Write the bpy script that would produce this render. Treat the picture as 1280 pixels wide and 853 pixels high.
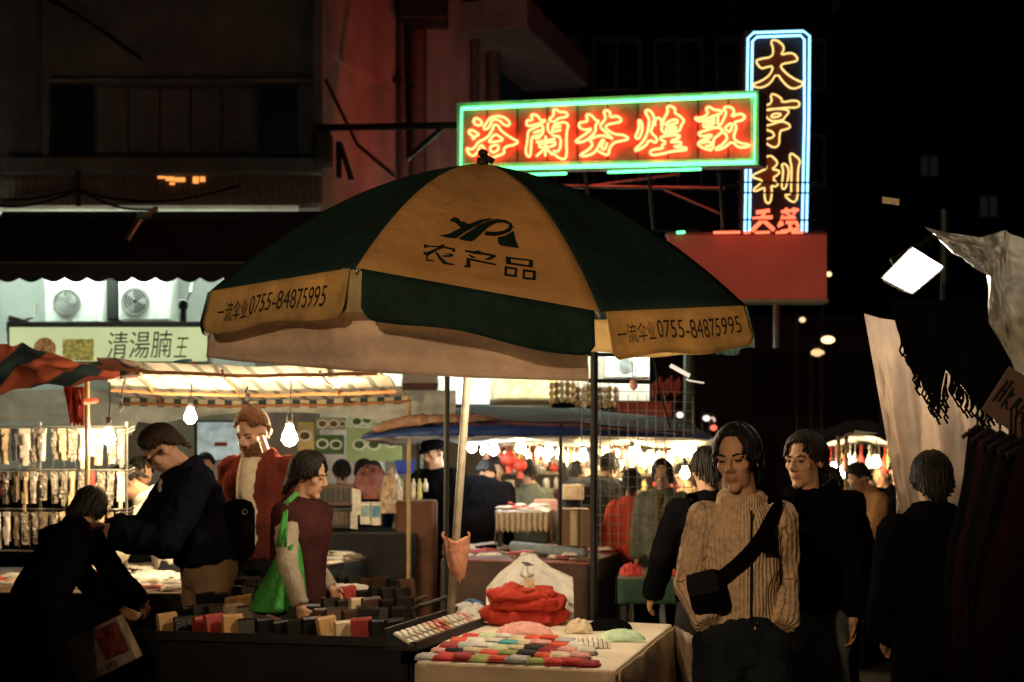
import bpy, bmesh, math, random
import numpy as np
from mathutils import Vector, Matrix, noise
from mathutils.bvhtree import BVHTree

scene = bpy.context.scene
C = scene.collection
for o in list(bpy.data.objects):
    bpy.data.objects.remove(o)

# ------------------------------------------------------------------ camera
F = 1778.0; CZ = 1.6; HY = 575.0
def P(u, v, Y):
    return Vector(((u - 640) * Y / F, Y, CZ + (HY - v) * Y / F))

cam = bpy.data.cameras.new('camera')
cam.sensor_width = 36; cam.lens = 36 * F / 1280
cam.shift_y = (HY - 426.5) / 1280
cam.clip_end = 500; cam.clip_start = .05
cam.dof.use_dof = True; cam.dof.focus_distance = 6.1; cam.dof.aperture_fstop = 3.0
cam_o = bpy.data.objects.new('camera', cam); C.objects.link(cam_o)
cam_o.location = (0, 0, CZ); cam_o.rotation_euler = (math.radians(90), 0, 0)
scene.camera = cam_o

# ------------------------------------------------------------------ night sky and light
w = bpy.data.worlds.new("World"); scene.world = w; w.use_nodes = True
w.node_tree.nodes['Background'].inputs[0].default_value = (.55, .75, 1.0, 1)
w.node_tree.nodes['Background'].inputs[1].default_value = .0022

def lamp(name, kind, loc, power, col, size=.1, target=None, spot=None, blend=.5):
    L = bpy.data.lights.new(name, kind); L.energy = power; L.color = col
    if kind == 'AREA': L.size = size
    else: L.shadow_soft_size = size
    if kind == 'SPOT': L.spot_size = math.radians(spot); L.spot_blend = blend
    o = bpy.data.objects.new(name, L); C.objects.link(o); o.location = loc
    if target is not None:
        o.rotation_euler = (Vector(target) - Vector(loc)).to_track_quat('-Z', 'Y').to_euler()
    return o
# unseen warm spot assumed behind the viewer, added to light umbrella and sweater man
lamp('assumed_front_spot', 'SPOT', (-2.6, -3.2, 4.3), 1500, (1, .64, .33), .12, (.25, 6.8, 2.45), 36, .85)
lamp('ambient_fill', 'POINT', (-5, -4, 7.0), 75, (.80, .88, 1), .2)  # cool unseen fill, added as ambient light for the dark facade

vs = scene.view_settings
vs.view_transform = 'Standard'; vs.look = 'None'; vs.exposure = 0; vs.gamma = 1; vs.use_curve_mapping = False
scene.cycles.use_denoising = True
scene.cycles.sample_clamp_indirect = 4
scene.cycles.max_bounces = 6
scene.cycles.diffuse_bounces = 3
scene.cycles.transparent_max_bounces = 8
scene.cycles.caustics_reflective = False; scene.cycles.caustics_refractive = False

# ------------------------------------------------------------------ mesh helpers
rnd = random.Random(7)
def frame(d):
    d = d.normalized(); a = Vector((0, 0, 1)) if abs(d.z) < .9 else Vector((0, 1, 0))
    x = d.cross(a).normalized(); return x, d.cross(x).normalized()

class MB:
    def __init__(s): s.v = []; s.f = []; s.m = []
    def add(s, vs, fs, mi=0):
        n = len(s.v); s.v += [tuple(p) for p in vs]; s.f += [tuple(i + n for i in f) for f in fs]; s.m += [mi] * len(fs); return s
    def box(s, c, size, rz=0, rx=0, ry=0, mi=0, top=1.0):
        M = Matrix.Rotation(rz, 3, 'Z') @ Matrix.Rotation(ry, 3, 'Y') @ Matrix.Rotation(rx, 3, 'X')
        v = []
        for z in (-.5, .5):
            k = top if z > 0 else 1
            for x, y in ((-.5, -.5), (.5, -.5), (.5, .5), (-.5, .5)):
                v.append(Vector(c) + M @ Vector((x * size[0] * k, y * size[1] * k, z * size[2])))
        return s.add(v, [(3, 2, 1, 0), (4, 5, 6, 7), (0, 1, 5, 4), (1, 2, 6, 5), (2, 3, 7, 6), (3, 0, 4, 7)], mi)
    def tube(s, pts, r, n=8, closed=False, mi=0, flat=1.0):
        pts = [Vector(p) for p in pts]; N = len(pts)
        rs = r if isinstance(r, (list, tuple)) else [r] * N
        v = []; prev = None
        for i, p in enumerate(pts):
            if closed: d = pts[(i + 1) % N] - pts[i - 1]
            else: d = pts[min(i + 1, N - 1)] - pts[max(i - 1, 0)]
            if d.length < 1e-9: d = Vector((0, 0, 1))
            d.normalize()
            if prev is None: x, y = frame(d)
            else:
                x = prev - d * prev.dot(d)
                if x.length < 1e-6: x, y = frame(d)
                x.normalize(); y = d.cross(x)
            prev = x
            for k in range(n):
                a = 2 * math.pi * k / n
                v.append(p + (x * math.cos(a) + y * math.sin(a) * flat) * rs[i])
        f = []
        for i in range(N if closed else N - 1):
            j = (i + 1) % N
            for k in range(n):
                k2 = (k + 1) % n
                f.append((i * n + k, i * n + k2, j * n + k2, j * n + k))
        if not closed:
            f.append(tuple(range(n - 1, -1, -1))); f.append(tuple((N - 1) * n + k for k in range(n)))
        return s.add(v, f, mi)
    def rings(s, rings, n=16, mi=0, M=None):
        """closed loft of ellipses: (centre, halfwidth x, halfdepth y)"""
        v = []
        for c, a, b in rings:
            for k in range(n):
                t = 2 * math.pi * k / n
                q = Vector((c[0] + a * math.cos(t), c[1] + b * math.sin(t), c[2])); v.append(M(q) if M else q)
        f = []
        for i in range(len(rings) - 1):
            for k in range(n):
                k2 = (k + 1) % n; f.append((i * n + k, i * n + k2, (i + 1) * n + k2, (i + 1) * n + k))
        f.append(tuple(range(n - 1, -1, -1))); f.append(tuple((len(rings) - 1) * n + k for k in range(n)))
        return s.add(v, f, mi)
    def ell(s, c, r, nu=14, nv=9, M=None, mi=0):
        c = Vector(c); v = []
        g = (lambda q: c + (M @ q)) if M is not None else (lambda q: c + q)
        v.append(g(Vector((0, 0, r[2]))))
        for j in range(1, nv):
            t = math.pi * j / nv
            for k in range(nu):
                a = 2 * math.pi * k / nu
                v.append(g(Vector((r[0] * math.sin(t) * math.cos(a), r[1] * math.sin(t) * math.sin(a), r[2] * math.cos(t)))))
        v.append(g(Vector((0, 0, -r[2])))); f = []
        for k in range(nu): f.append((0, 1 + k, 1 + (k + 1) % nu))
        for j in range(nv - 2):
            for k in range(nu):
                a = 1 + j * nu + k; b = 1 + j * nu + (k + 1) % nu; f.append((a, a + nu, b + nu, b))
        L = len(v) - 1; b0 = 1 + (nv - 2) * nu
        for k in range(nu): f.append((L, b0 + (k + 1) % nu, b0 + k))
        return s.add(v, f, mi)
    def grid(s, fn, nu, nv, mi=0):
        v = [fn(i / nu, j / nv) for j in range(nv + 1) for i in range(nu + 1)]; W = nu + 1
        return s.add(v, [(j * W + i, j * W + i + 1, (j + 1) * W + i + 1, (j + 1) * W + i) for j in range(nv) for i in range(nu)], mi)
    def slab(s, poly, z0, z1, mi=0):
        """horizontal polygon (x, y) extruded from z0 to z1"""
        n = len(poly); v = [(x, y, z0) for x, y in poly] + [(x, y, z1) for x, y in poly]
        f = [tuple(range(n - 1, -1, -1)), tuple(range(n, 2 * n))] + [(i, (i + 1) % n, n + (i + 1) % n, n + i) for i in range(n)]
        return s.add(v, f, mi)
    def plate(s, pts, d, mi=0):
        """planar polygon of 3-D points extruded by the vector d"""
        n = len(pts); d = Vector(d); pts = [Vector(p) for p in pts]
        f = [tuple(range(n)), tuple(range(2 * n - 1, n - 1, -1))] + [(i, n + i, n + (i + 1) % n, (i + 1) % n) for i in range(n)]
        return s.add(pts + [p + d for p in pts], f, mi)
    def mesh(s, name, off=None, smooth=False):
        me = bpy.data.meshes.new(name)
        v = s.v if off is None else [(a - off[0], b - off[1], c - off[2]) for a, b, c in s.v]
        me.from_pydata(v, [], s.f); me.update()
        if any(s.m): me.polygons.foreach_set('material_index', s.m)
        if smooth: me.polygons.foreach_set('use_smooth', [True] * len(me.polygons))
        return me
    def build(s, name, m, parent=None, world=True, smooth=False, solid=0, bevel=0, sub=0):
        off = parent.matrix_basis.translation if (parent is not None and world) else None
        if parent is not None and world and parent.parent is not None: off = off + parent.parent.matrix_basis.translation
        me = s.mesh(name, off, smooth)
        return link(name, me, m, parent, solid, bevel, sub)

def link(name, me, m, parent=None, solid=0, bevel=0, sub=0):
    o = bpy.data.objects.new(name, me); C.objects.link(o)
    for x in (m if isinstance(m, (list, tuple)) else [m]): me.materials.append(x)
    if parent is not None: o.parent = parent
    if solid:
        d = o.modifiers.new('thickness', 'SOLIDIFY'); d.thickness = solid; d.offset = 0
    if bevel:
        d = o.modifiers.new('edges', 'BEVEL'); d.width = bevel; d.segments = 2; d.limit_method = 'ANGLE'
    if sub:
        d = o.modifiers.new('smooth', 'SUBSURF'); d.levels = sub; d.render_levels = sub
    return o

def tag(o, label, cat, group=None, kind=None):
    if label: o['label'] = label
    if cat: o['category'] = cat
    if group: o['group'] = group
    if kind: o['kind'] = kind
    return o
def thing(name, label, cat, loc=(0, 0, 0), group=None):
    o = bpy.data.objects.new(name, None); C.objects.link(o); o.location = loc
    o.empty_display_size = .1
    return tag(o, label, cat, group)
def struct(o): o['kind'] = 'structure'; return o
def stuff(o): o['kind'] = 'stuff'; return o
def dup(o, parent=None):
    c = o.copy(); C.objects.link(c); c.parent = parent
    for ch in [x for x in o.children]: dup(ch, c)
    return c
def objmat(o, m):
    o.material_slots[0].link = 'OBJECT'; o.material_slots[0].material = m; return o

# ------------------------------------------------------------------ materials
MATS = {}
def mat(name, col=(.5, .5, .5), rough=.7, metal=0., nz=(6, .35), bump=None, emit=None, transl=0., spec=.3, alpha=1., rib=None):
    if name in MATS: return MATS[name]
    m = bpy.data.materials.new(name); m.use_nodes = True; MATS[name] = m
    T = m.node_tree; N = T.nodes; Lk = T.links.new
    b = N['Principled BSDF']; out = N['Material Output']
    b.inputs['Roughness'].default_value = rough; b.inputs['Metallic'].default_value = metal
    b.inputs['Specular IOR Level'].default_value = spec
    b.inputs['Base Color'].default_value = (*col, 1); b.inputs['Alpha'].default_value = alpha
    tc = N.new('ShaderNodeTexCoord'); colout = None
    if nz:
        t = N.new('ShaderNodeTexNoise'); t.inputs['Scale'].default_value = nz[0]; t.inputs['Detail'].default_value = 6
        t.inputs['Roughness'].default_value = .65
        Lk(tc.outputs['Object'], t.inputs['Vector'])
        r = N.new('ShaderNodeMapRange'); r.inputs[1].default_value = .3; r.inputs[2].default_value = .7
        r.inputs[3].default_value = 1 - nz[1]; r.inputs[4].default_value = 1 + nz[1] * .5
        Lk(t.outputs['Fac'], r.inputs[0])
        mx = N.new('ShaderNodeVectorMath'); mx.operation = 'SCALE'; mx.inputs[0].default_value = col
        Lk(r.outputs[0], mx.inputs['Scale']); Lk(mx.outputs[0], b.inputs['Base Color']); colout = mx.outputs[0]
    h = None
    if bump:
        t2 = N.new('ShaderNodeTexNoise'); t2.inputs['Scale'].default_value = bump[0]; t2.inputs['Detail'].default_value = 5
        Lk(tc.outputs['Object'], t2.inputs['Vector']); h = t2.outputs['Fac']
        bp = N.new('ShaderNodeBump'); bp.inputs['Distance'].default_value = bump[1]; bp.inputs['Strength'].default_value = .8
        Lk(h, bp.inputs['Height']); Lk(bp.outputs[0], b.inputs['Normal'])
    if emit:
        b.inputs['Emission Color'].default_value = (*emit[0], 1); b.inputs['Emission Strength'].default_value = emit[1]
        if nz:
            me_ = N.new('ShaderNodeVectorMath'); me_.operation = 'SCALE'; me_.inputs[0].default_value = emit[0]
            Lk(r.outputs[0], me_.inputs['Scale']); Lk(me_.outputs[0], b.inputs['Emission Color'])
    if transl:
        tr = N.new('ShaderNodeBsdfTranslucent'); tr.inputs['Color'].default_value = (*col, 1)
        if colout: Lk(colout, tr.inputs['Color'])
        ms = N.new('ShaderNodeMixShader'); ms.inputs[0].default_value = transl
        Lk(b.outputs[0], ms.inputs[1]); Lk(tr.outputs[0], ms.inputs[2]); Lk(ms.outputs[0], out.inputs['Surface'])
    return m
def emat(name, col, s):
    return mat(name, tuple(c * .5 for c in col), .4, nz=None, emit=(col, s))

black = mat('black_cloth', (.012, .012, .014), .9, bump=(60, .004))
steel = mat('dark_steel', (.05, .05, .05), .45, .7)
grey_steel = mat('grey_steel', (.35, .34, .32), .4, .6, nz=(20, .3))
white_plastic = mat('white_plastic', (.75, .75, .72), .4, nz=(8, .2), bump=(14, .02), transl=.25)
cord_black = mat('black_cord', (.01, .01, .01), .6, nz=None)

def chaikin(pts, closed, k=1):
    pts = [Vector(p) for p in pts]
    for _ in range(k):
        q = []; n = len(pts)
        if not closed: q.append(pts[0])
        for i in range(n if closed else n - 1):
            a, b = pts[i], pts[(i + 1) % n]; q += [a * .75 + b * .25, a * .25 + b * .75]
        if not closed: q.append(pts[-1])
        pts = q
    return pts
def on_plane(u, v, p0, n):
    d = Vector(((u - 640) / F, 1, (HY - v) / F)); o = Vector((0, 0, CZ))
    return o + d * ((p0 - o).dot(n) / d.dot(n))
def text_mesh(body, size=1.0, extrude=0.0, bold=0.0):
    """text as plain numpy verts and faces, laid out on x/y, lower left at 0,0"""
    c = bpy.data.curves.new('lettering', 'FONT'); c.body = body; c.size = size; c.extrude = extrude; c.offset = bold
    o = bpy.data.objects.new('lettering', c); C.objects.link(o)
    dg = bpy.context.evaluated_depsgraph_get(); me = bpy.data.meshes.new_from_object(o.evaluated_get(dg))
    v = [tuple(q.co) for q in me.vertices]; f = [tuple(p.vertices) for p in me.polygons]
    bpy.data.objects.remove(o); bpy.data.curves.remove(c); bpy.data.meshes.remove(me)
    if v:
        x0 = min(q[0] for q in v); y0 = min(q[1] for q in v)
        v = [(a - x0, b - y0, z) for a, b, z in v]
    return v, f
def cubes(name, label, cat, items, parent=None): pass

def remesh(mb, vox, smooth=2, fac=.5):
    me = mb.mesh('tmp'); o = bpy.data.objects.new('tmp', me); C.objects.link(o)
    d = o.modifiers.new('r', 'REMESH'); d.mode = 'VOXEL'; d.voxel_size = vox
    if smooth:
        q = o.modifiers.new('s', 'SMOOTH'); q.factor = fac; q.iterations = smooth
    dg = bpy.context.evaluated_depsgraph_get(); ev = o.evaluated_get(dg); m2 = bpy.data.meshes.new_from_object(ev)
    bpy.data.objects.remove(o); bpy.data.meshes.remove(me)
    m2.polygons.foreach_set('use_smooth', [True] * len(m2.polygons))
    return m2
def wrinkle(me, amp, sc, seed=0, dirn=(1, 1, 1)):
    n = len(me.vertices); co = np.empty(n * 3); me.vertices.foreach_get('co', co); co = co.reshape(-1, 3)
    no = np.empty(n * 3); me.vertices.foreach_get('normal', no); no = no.reshape(-1, 3)
    off = Vector((seed * 7.3, seed * 3.1, seed))
    d = np.array([noise.noise(Vector((p[0] * sc * dirn[0], p[1] * sc * dirn[1], p[2] * sc * dirn[2])) + off) for p in co])
    d = 1 - 2 * np.abs(d) ** .7
    co = co + no * (d * amp)[:, None]
    me.vertices.foreach_set('co', co.ravel()); me.update()
# ================================================================== the setting
asphalt = mat('asphalt', (.045, .04, .036), .75, nz=(3, .5), bump=(90, .01))
g = MB(); g.grid(lambda a, b: Vector((-60 + 120 * a, -20 + 220 * b, .006 * noise.noise(Vector((a * 60, b * 110, 0))))), 60, 110)
struct(g.build('ground', asphalt, smooth=True))

concrete = mat('stained_concrete', (.16, .155, .155), .9, nz=(1.1, .5), bump=(9, .02))
concrete_side = mat('peeling_wall_paint', (.42, .34, .31), .9, nz=(.9, .5), bump=(7, .02))
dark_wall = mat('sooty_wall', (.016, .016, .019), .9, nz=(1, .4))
def fbox(mb, u0, v0, u1, v1, Y, depth, mi=0):
    """box whose front face fills a rectangle of the facade plane at distance Y"""
    a = P(u0, v1, Y); b = P(u1, v0, Y)
    return mb.box(((a.x + b.x) / 2, Y + depth / 2, (a.z + b.z) / 2), (b.x - a.x, depth, b.z - a.z), mi=mi)

# ---- corner building on the left: front facade at 16 m, slanting flank
YB = 16.0
bld = thing('corner_building', 'dark concrete corner building rising behind the left stalls, its flank reddened by neon', 'building', (-6.5, YB, 0))
m = MB(); fbox(m, -420, -260, 398, 215, YB + .02, 3); m.build('upper_wall', concrete, bld)
m = MB(); fbox(m, 0, 196, 404, 216, YB - .22, .24); m.build('ledge', concrete, bld, bevel=.02)
m = MB(); fbox(m, 52, -260, 60, 196, YB - .10, .12); m.build('pilaster', concrete, bld)
m = MB(); fbox(m, 392, -260, 402, 196, YB - .08, .10); m.build('pilaster', concrete, bld)
m = MB(); fbox(m, 60, 98, 392, 104, YB - .06, .08); m.build('string_course', concrete, bld)
for (u0, u1) in ((64, 116), (322, 372)):
    m = MB()
    for q in ((u0, 106, u0 + 3, 194), (u1 - 3, 106, u1, 194), (u0 + 3, 106, u1 - 3, 109), (u0 + 3, 191, u1 - 3, 194), (u0 + 3, 134, u1 - 3, 137)): fbox(m, *q, YB - .05, .07)
    wf = m.build('window', steel, bld)
    m = MB(); fbox(m, u0 + 3, 109, u1 - 3, 191, YB - .015, .03); m.build('pane', mat('dark_glass', (.02, .022, .025), .15, spec=.5, nz=None), wf)
for k in range(5):
    u0 = 122 + k * 39
    m = MB(); fbox(m, u0, 110, u0 + 36, 190, YB - .03, .05); m.build('wall_panel', concrete, bld, bevel=.01)
tile = mat('tiled_band', (.22, .16, .13), .45, nz=(30, .4), bump=(60, .01))
m = MB(); fbox(m, -60, 216, 400, 259, YB, .3); m.build('tile_backing', mat('grout', (.1, .08, .07), .9), bld)
m = MB()
for r in range(8):
    for c in range(58):
        a = -60 + c * 8 + (r % 2) * 0; fbox(m, a + .6, 216.6 + r * 5.3, a + 7.4, 221.2 + r * 5.3, YB - .012, .02)
stuff(m.build('tile', tile, bld))
# lamp glow reflected by the tiled band, put in as glowing orange patches
glowm = emat('orange_glow_patch', (1, .36, .08), 1.3)
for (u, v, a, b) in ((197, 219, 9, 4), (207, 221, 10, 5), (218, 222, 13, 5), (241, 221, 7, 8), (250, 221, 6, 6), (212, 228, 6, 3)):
    m = MB(); fbox(m, u, v, u + a, v + b, YB - .03, .03); m.build('glow_patch', glowm, bld)
m = MB(); fbox(m, -40, 257, 372, 262.5, YB - .10, .09); m.build('light_strip', mat('pale_strip', (.5, .48, .38), .5, emit=((.9, .85, .6), .16), nz=(3, .3)), bld)
m = MB(); fbox(m, -420, 262, 400, 600, YB + .25, 2.7); m.build('shop_wall', mat('white_shop_wall', (.72, .76, .72), .7, nz=(1.5, .15)), bld)
# flank from the corner back to the left edge of the sky
A = P(400, 0, YB); B = P(622, 0, 22.0); A.z = B.z = 0
d = (B - A); L = d.length; d.normalize(); nrm = Vector((d.y, -d.x, 0)); az = math.atan2(d.y, d.x)
def flank(mb, s0, s1, z0, z1, out, thick=.12, mi=0):
    c = A + d * ((s0 + s1) / 2) + nrm * (out - thick / 2)
    return mb.box((c.x, c.y, (z0 + z1) / 2), (s1 - s0, thick, z1 - z0), rz=az, mi=mi)
def flank_s(u):   # distance along the flank of image column u
    k = (u - 640) / F; return (k * A.y - A.x) / (d.x - k * d.y)
m = MB(); flank(m, 0, L + .01, 0, 14, 0, 1.2); m.build('flank_wall', concrete_side, bld)
for u, r, o_ in ((494, .07, .12), (508, .10, .16), (521, .05, .09), (586, .06, .1), (606, .1, .14)):
    s = flank_s(u); c = A + d * s + nrm * o_
    m = MB(); m.tube([(c.x, c.y, 2.5), (c.x, c.y, 5.4), (c.x, c.y, 13)], r, 10); pp = m.build('drain_pipe', mat('old_pipe', (.10, .08, .075), .7), bld, smooth=True)
    m = MB()
    for z in (4.6, 6.4, 8.2): m.box((c.x - nrm.x * .05, c.y - nrm.y * .05, z), (.26, .1, .05), rz=az)
    m.build('pipe_clip', steel, pp)
s0 = flank_s(590); m = MB(); c = A + d * (s0 + 1.2) + nrm * .45
m.box((c.x, c.y, CZ + (HY - 25) * 20.5 / F), (3.4, 1.1, .45), rz=az); m.build('canopy_slab', concrete, bld, bevel=.02)
s0 = flank_s(415); m = MB(); flank(m, s0, flank_s(480), 6.2, 6.28, .05, .06); m.build('cornice', concrete_side, bld)
m = MB(); q = [A + d * flank_s(405) + nrm * .02 + Vector((0, 0, 5.9)), A + d * flank_s(445) + nrm * .02 + Vector((0, 0, 5.35)), A + d * flank_s(490) + nrm * .02 + Vector((0, 0, 5.2))]
m.tube(q, .022, 6); m.build('cable', cord_black, bld)
m = MB(); q = [A + d * flank_s(u) + nrm * .04 + Vector((0, 0, z)) for u, z in ((420, 9.2), (470, 8.6), (560, 8.9))]
m.tube(q, .02, 6); m.build('cable', cord_black, bld)
m = MB(); c = P(530, 14, 18.0); m.box(c, (.6, .5, .32)); tag(m.build('wall_unit', steel, bevel=.02), 'dark air unit fixed high on the reddish flank wall', 'air conditioner')
m = MB(); c = P(404, 187, 15.6); m.box(c, (.18, .3, .34)); m.box(c + Vector((0, -.16, 0)), (.14, .03, .3)); tag(m.build('junction_box', steel, bevel=.015), 'small dark box on the building corner below the steel beam', 'junction box')

# awning over the food shop with a scalloped valance
aw = thing('awning', 'long dark shop awning with a scalloped lower edge above the air conditioners', 'awning', P(120, 300, 15.2))
dk = mat('dark_canvas', (.018, .018, .02), .9, nz=(3, .3), bump=(30, .01))
lo = P(0, 329, 14.4).z; hi = P(0, 265, 15.85).z; X0 = P(-60, 0, 14.4).x; X1 = P(420, 0, 14.4).x
m = MB(); m.grid(lambda a, b: Vector((X0 + (X1 - X0) * a, 15.85 - 1.45 * b, hi + (lo - hi) * b - .05 * math.sin(math.pi * b))), 24, 6); m.build('canopy', dk, aw, solid=.012, smooth=True)
m = MB(); zb = P(0, 347, 14.4).z
m.grid(lambda a, b: Vector((X0 + (X1 - X0) * a, 14.39, lo - .005 + (zb - lo - .045 * abs(math.sin(a * math.pi * 17))) * b)), 170, 2); m.build('valance', mat('brown_canvas', (.06, .05, .045), .9), aw, solid=.01)
m = MB(); m.tube([(X0, 14.36, lo), (X1, 14.36, lo)], .012, 6); m.build('front_bar', grey_steel, aw)
m = MB(); c = P(174, 276, 15.0); m.tube([c + Vector((0, .7, .25)), c, c + Vector((-.1, -.1, -.22))], .03, 8); m.box(c + Vector((.05, 0, .05)), (.14, .1, .05), rz=.4)
tag(m.build('spotlight_bracket', grey_steel), 'small unlit lamp bracket hanging on the dark awning', 'lamp')
# assumed fluorescent tubes tucked unseen under the awning, added to light the wall
for k, u in enumerate((-30, 60, 150, 240)):
    c = P(u, 0, 15.1); t = thing('assumed_fluorescent_tube', 'assumed fluorescent tube lighting the white shop wall from under the awning', 'lamp', (c.x, 15.1, 3.62), 'assumed fluorescent tubes under the awning')
    m = MB(); m.tube([(c.x - .3, 15.1, 3.6), (c.x + .3, 15.1, 3.6)], .018, 8); m.build('tube', emat('fluorescent', (.80, 1, .82), 130), t)
    m = MB(); m.box((c.x, 15.1, 3.65), (.64, .05, .04)); m.build('fitting', steel, t)

def aircon(label, u0, v0, u1, v1, Y, fan_u, fan_v, fan_r, fan_dark, depth=.4, group=None):
    a = P(u0, v1, Y); b = P(u1, v0, Y); t = thing('air_conditioner', label, 'air conditioner', ((a.x + b.x) / 2, Y, a.z))
    m = MB(); m.box(((a.x + b.x) / 2, Y + depth / 2, (a.z + b.z) / 2), (b.x - a.x, depth, b.z - a.z)); m.build('casing', mat('aircon_white', (.78, .80, .76), .4, nz=(5, .12)), t, bevel=.02)
    c = P(fan_u, fan_v, Y - .012); r = fan_r * Y / F
    m = MB(); m.tube([c + Vector((math.cos(k * .2618) * r, 0, math.sin(k * .2618) * r)) for k in range(24)], .014, 6, True); m.build('fan_ring', grey_steel, t)
    m = MB(); m.plate([c + Vector((math.cos(k * .2618) * r * .98, .008, math.sin(k * .2618) * r * .98)) for k in range(24)], (0, .01, 0)); m.build('fan_opening', mat('fan_dark' if fan_dark else 'fan_grey', (.03, .03, .035) if fan_dark else (.22, .23, .23), .6), t)
    m = MB()
    for q in (.25, .45, .65, .85): m.tube([c + Vector((math.cos(k * .349) * r * q, -.004, math.sin(k * .349) * r * q)) for k in range(18)], .004, 4, True)
    m.build('guard', grey_steel, t)
    m = MB()
    for k in range(3):
        a0 = k * 2.094; pts = [c + Vector((math.cos(a0 + e) * r * f_, .001, math.sin(a0 + e) * r * f_)) for e, f_ in ((0, .1), (-.3, .85), (.35, .8))]; m.plate(pts, (0, .004, 0))
    m.build('fan_blade', mat('fan_blade', (.25, .26, .26), .5), t)
    return t
aircon('white condenser with pale round fan beside the shop wall, the larger left one', 56, 340, 127, 404, 15.3, 83, 378, 16, False)
aircon('white condenser with a dark round fan between dark pipes and lamp arm', 148, 340, 212, 401, 15.3, 169, 377, 17, True)
m = MB(); fbox(m, 127, 346, 147, 400, 15.5, .4); tag(m.build('duct', mat('black_duct', (.02, .02, .02), .6), bevel=.02), 'black duct standing between the two white condensers', 'duct')
sh = thing('sign_shelf', 'narrow steel shelf carrying the condensers above the food shop sign', 'shelf', P(130, 406, 14.9))
m = MB(); a = P(10, 405, 14.8); b = P(262, 405, 14.8); m.box(((a.x + b.x) / 2, 15.2, a.z), (b.x - a.x, .9, .035)); m.build('plate', grey_steel, sh)
m = MB()
for u in (12, 80, 140, 200, 258): q = P(u, 405, 14.85); m.box((q.x, 15.2, q.z - .06), (.03, .8, .06))
m.build('bracket', steel, sh)
la = thing('arm_lamp', 'small arm lamp standing on the shelf right of the dark fanned condenser', 'lamp', P(228, 404, 14.9))
m = MB(); q = P(229, 402, 14.85); m.tube([q, q + Vector((0, 0, .14))], .035, 8); m.ell(q + Vector((0, 0, .17)), (.055, .055, .06)); m.build('lamp_head', steel, la, smooth=True)
m = MB(); m.tube([q + Vector((0, .02, .16)), P(238, 366, 14.9), P(242, 345, 15.6)], .014, 6); m.build('arm', grey_steel, la)
la = thing('arm_lamp', 'small arm lamp left of the condensers on the sign shelf', 'lamp', P(28, 404, 14.9))
m = MB(); q = P(25, 402, 14.85); m.box(q, (.22, .1, .06), ry=.3); m.build('lamp_head', grey_steel, la)
m = MB(); m.tube([q, P(40, 398, 14.9), P(46, 380, 15.4)], .014, 6); m.build('arm', grey_steel, la)

# food shop signboard
sg = thing('shop_signboard', 'lit pale green food shop signboard with brush characters and food pictures', 'sign', P(135, 450, 14.6))
m = MB(); fbox(m, 11, 409, 259, 452, 14.7, .16); m.build('light_box', mat('sign_face', (.5, .52, .34), .5, nz=(2, .12), emit=((.70, .78, .40), .78)), sg, bevel=.01)
m = MB()
for q in ((9, 406.5, 261, 409), (9, 452, 261, 454), (9, 409, 11, 452), (259, 409, 261, 452)): fbox(m, *q, 14.67, .2)
m.build('frame', grey_steel, sg)
pic = mat('food_print', (.5, .4, .1), .5, nz=(22, .9), emit=((.6, .5, .12), .5))
m = MB(); fbox(m, 78, 424, 117, 451, 14.694, .006); m.build('food_picture', pic, sg)
m = MB(); m.plate([P(40 + 14 * math.cos(a) + 16, 436 + 14 * math.sin(a), 14.694) for a in [k * .4 for k in range(16)]], (0, .005, 0)); m.build('food_picture', mat('food_print_red', (.4, .2, .1), .5, nz=(25, .9), emit=((.5, .25, .1), .5)), sg)
v, f = text_mesh('清湯腩', 1.0)
ink = mat('brown_ink', (.06, .035, .02), .6, nz=None)
def letter_on(parent, v, f, u0, v0, u1, v1, Y, m_, name='lettering', shear=0, wob=0):
    w_ = max(q[0] for q in v); h_ = max(q[1] for q in v); mb = MB()
    mb.add([P(u0 + (u1 - u0) * x / w_ + shear * (y / h_), v1 + (v0 - v1) * y / h_ + wob * (x / w_), Y) for x, y, z in v], f); return mb.build(name, m_, parent)
letter_on(sg, v, f, 133, 415, 213, 449, 14.69, ink, shear=3, wob=-2)
v, f = text_mesh('王', 1.0); letter_on(sg, v, f, 217, 422, 233, 447, 14.69, mat('red_ink', (.25, .05, .02), .6, nz=None), shear=4)

# ---- dim blocks behind the neon and on the right
def tower(label, u0, u1, vtop, Y, dep, wall, cols, rows, cw, chh, lit=(), group=None):
    a = P(u0, vtop, Y); b = P(u1, 0, Y); t = thing('apartment_block', label, 'building', ((a.x + b.x) / 2, Y, 0))
    m = MB(); m.box(((a.x + b.x) / 2, Y + dep / 2, a.z / 2), (b.x - a.x, dep, a.z)); m.build('wall', wall, t)
    W = b.x - a.x; proto = None; pp = None
    for r in range(rows):
        for c in range(cols):
            x = a.x + W * (c + .5) / cols; z = a.z - (r + .7) * chh * 1.9
            if z < 3: continue
            if proto is None:
                m = MB(); hw, hh = cw / 2, chh / 2
                for q in ((0, hh, cw, .06), (0, -hh, cw, .06)): m.box((q[0], 0, q[1]), (q[2], .12, q[3]))
                for q in (-hw, hw, 0): m.box((q, 0, 0), (.06, .1, chh - .06))
                proto = m.build('window', concrete, t, world=False); w0 = proto
                m = MB(); m.box((0, .05, 0), (cw - .06, .03, chh - .06)); pp = m.build('pane', MATS['dark_glass'], w0, world=False)
            else:
                w0 = proto.copy(); C.objects.link(w0); w0.parent = t
                p_ = pp.copy(); C.objects.link(p_); p_.parent = w0
                if (r, c) in lit: objmat(p_, emat('lit_window%d' % ((r + c) % 2), (1, .85, .6) if False else (.8, .95, 1), .005))
            w0.location = (x - t.location.x, -.04, z)
    return t
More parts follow.
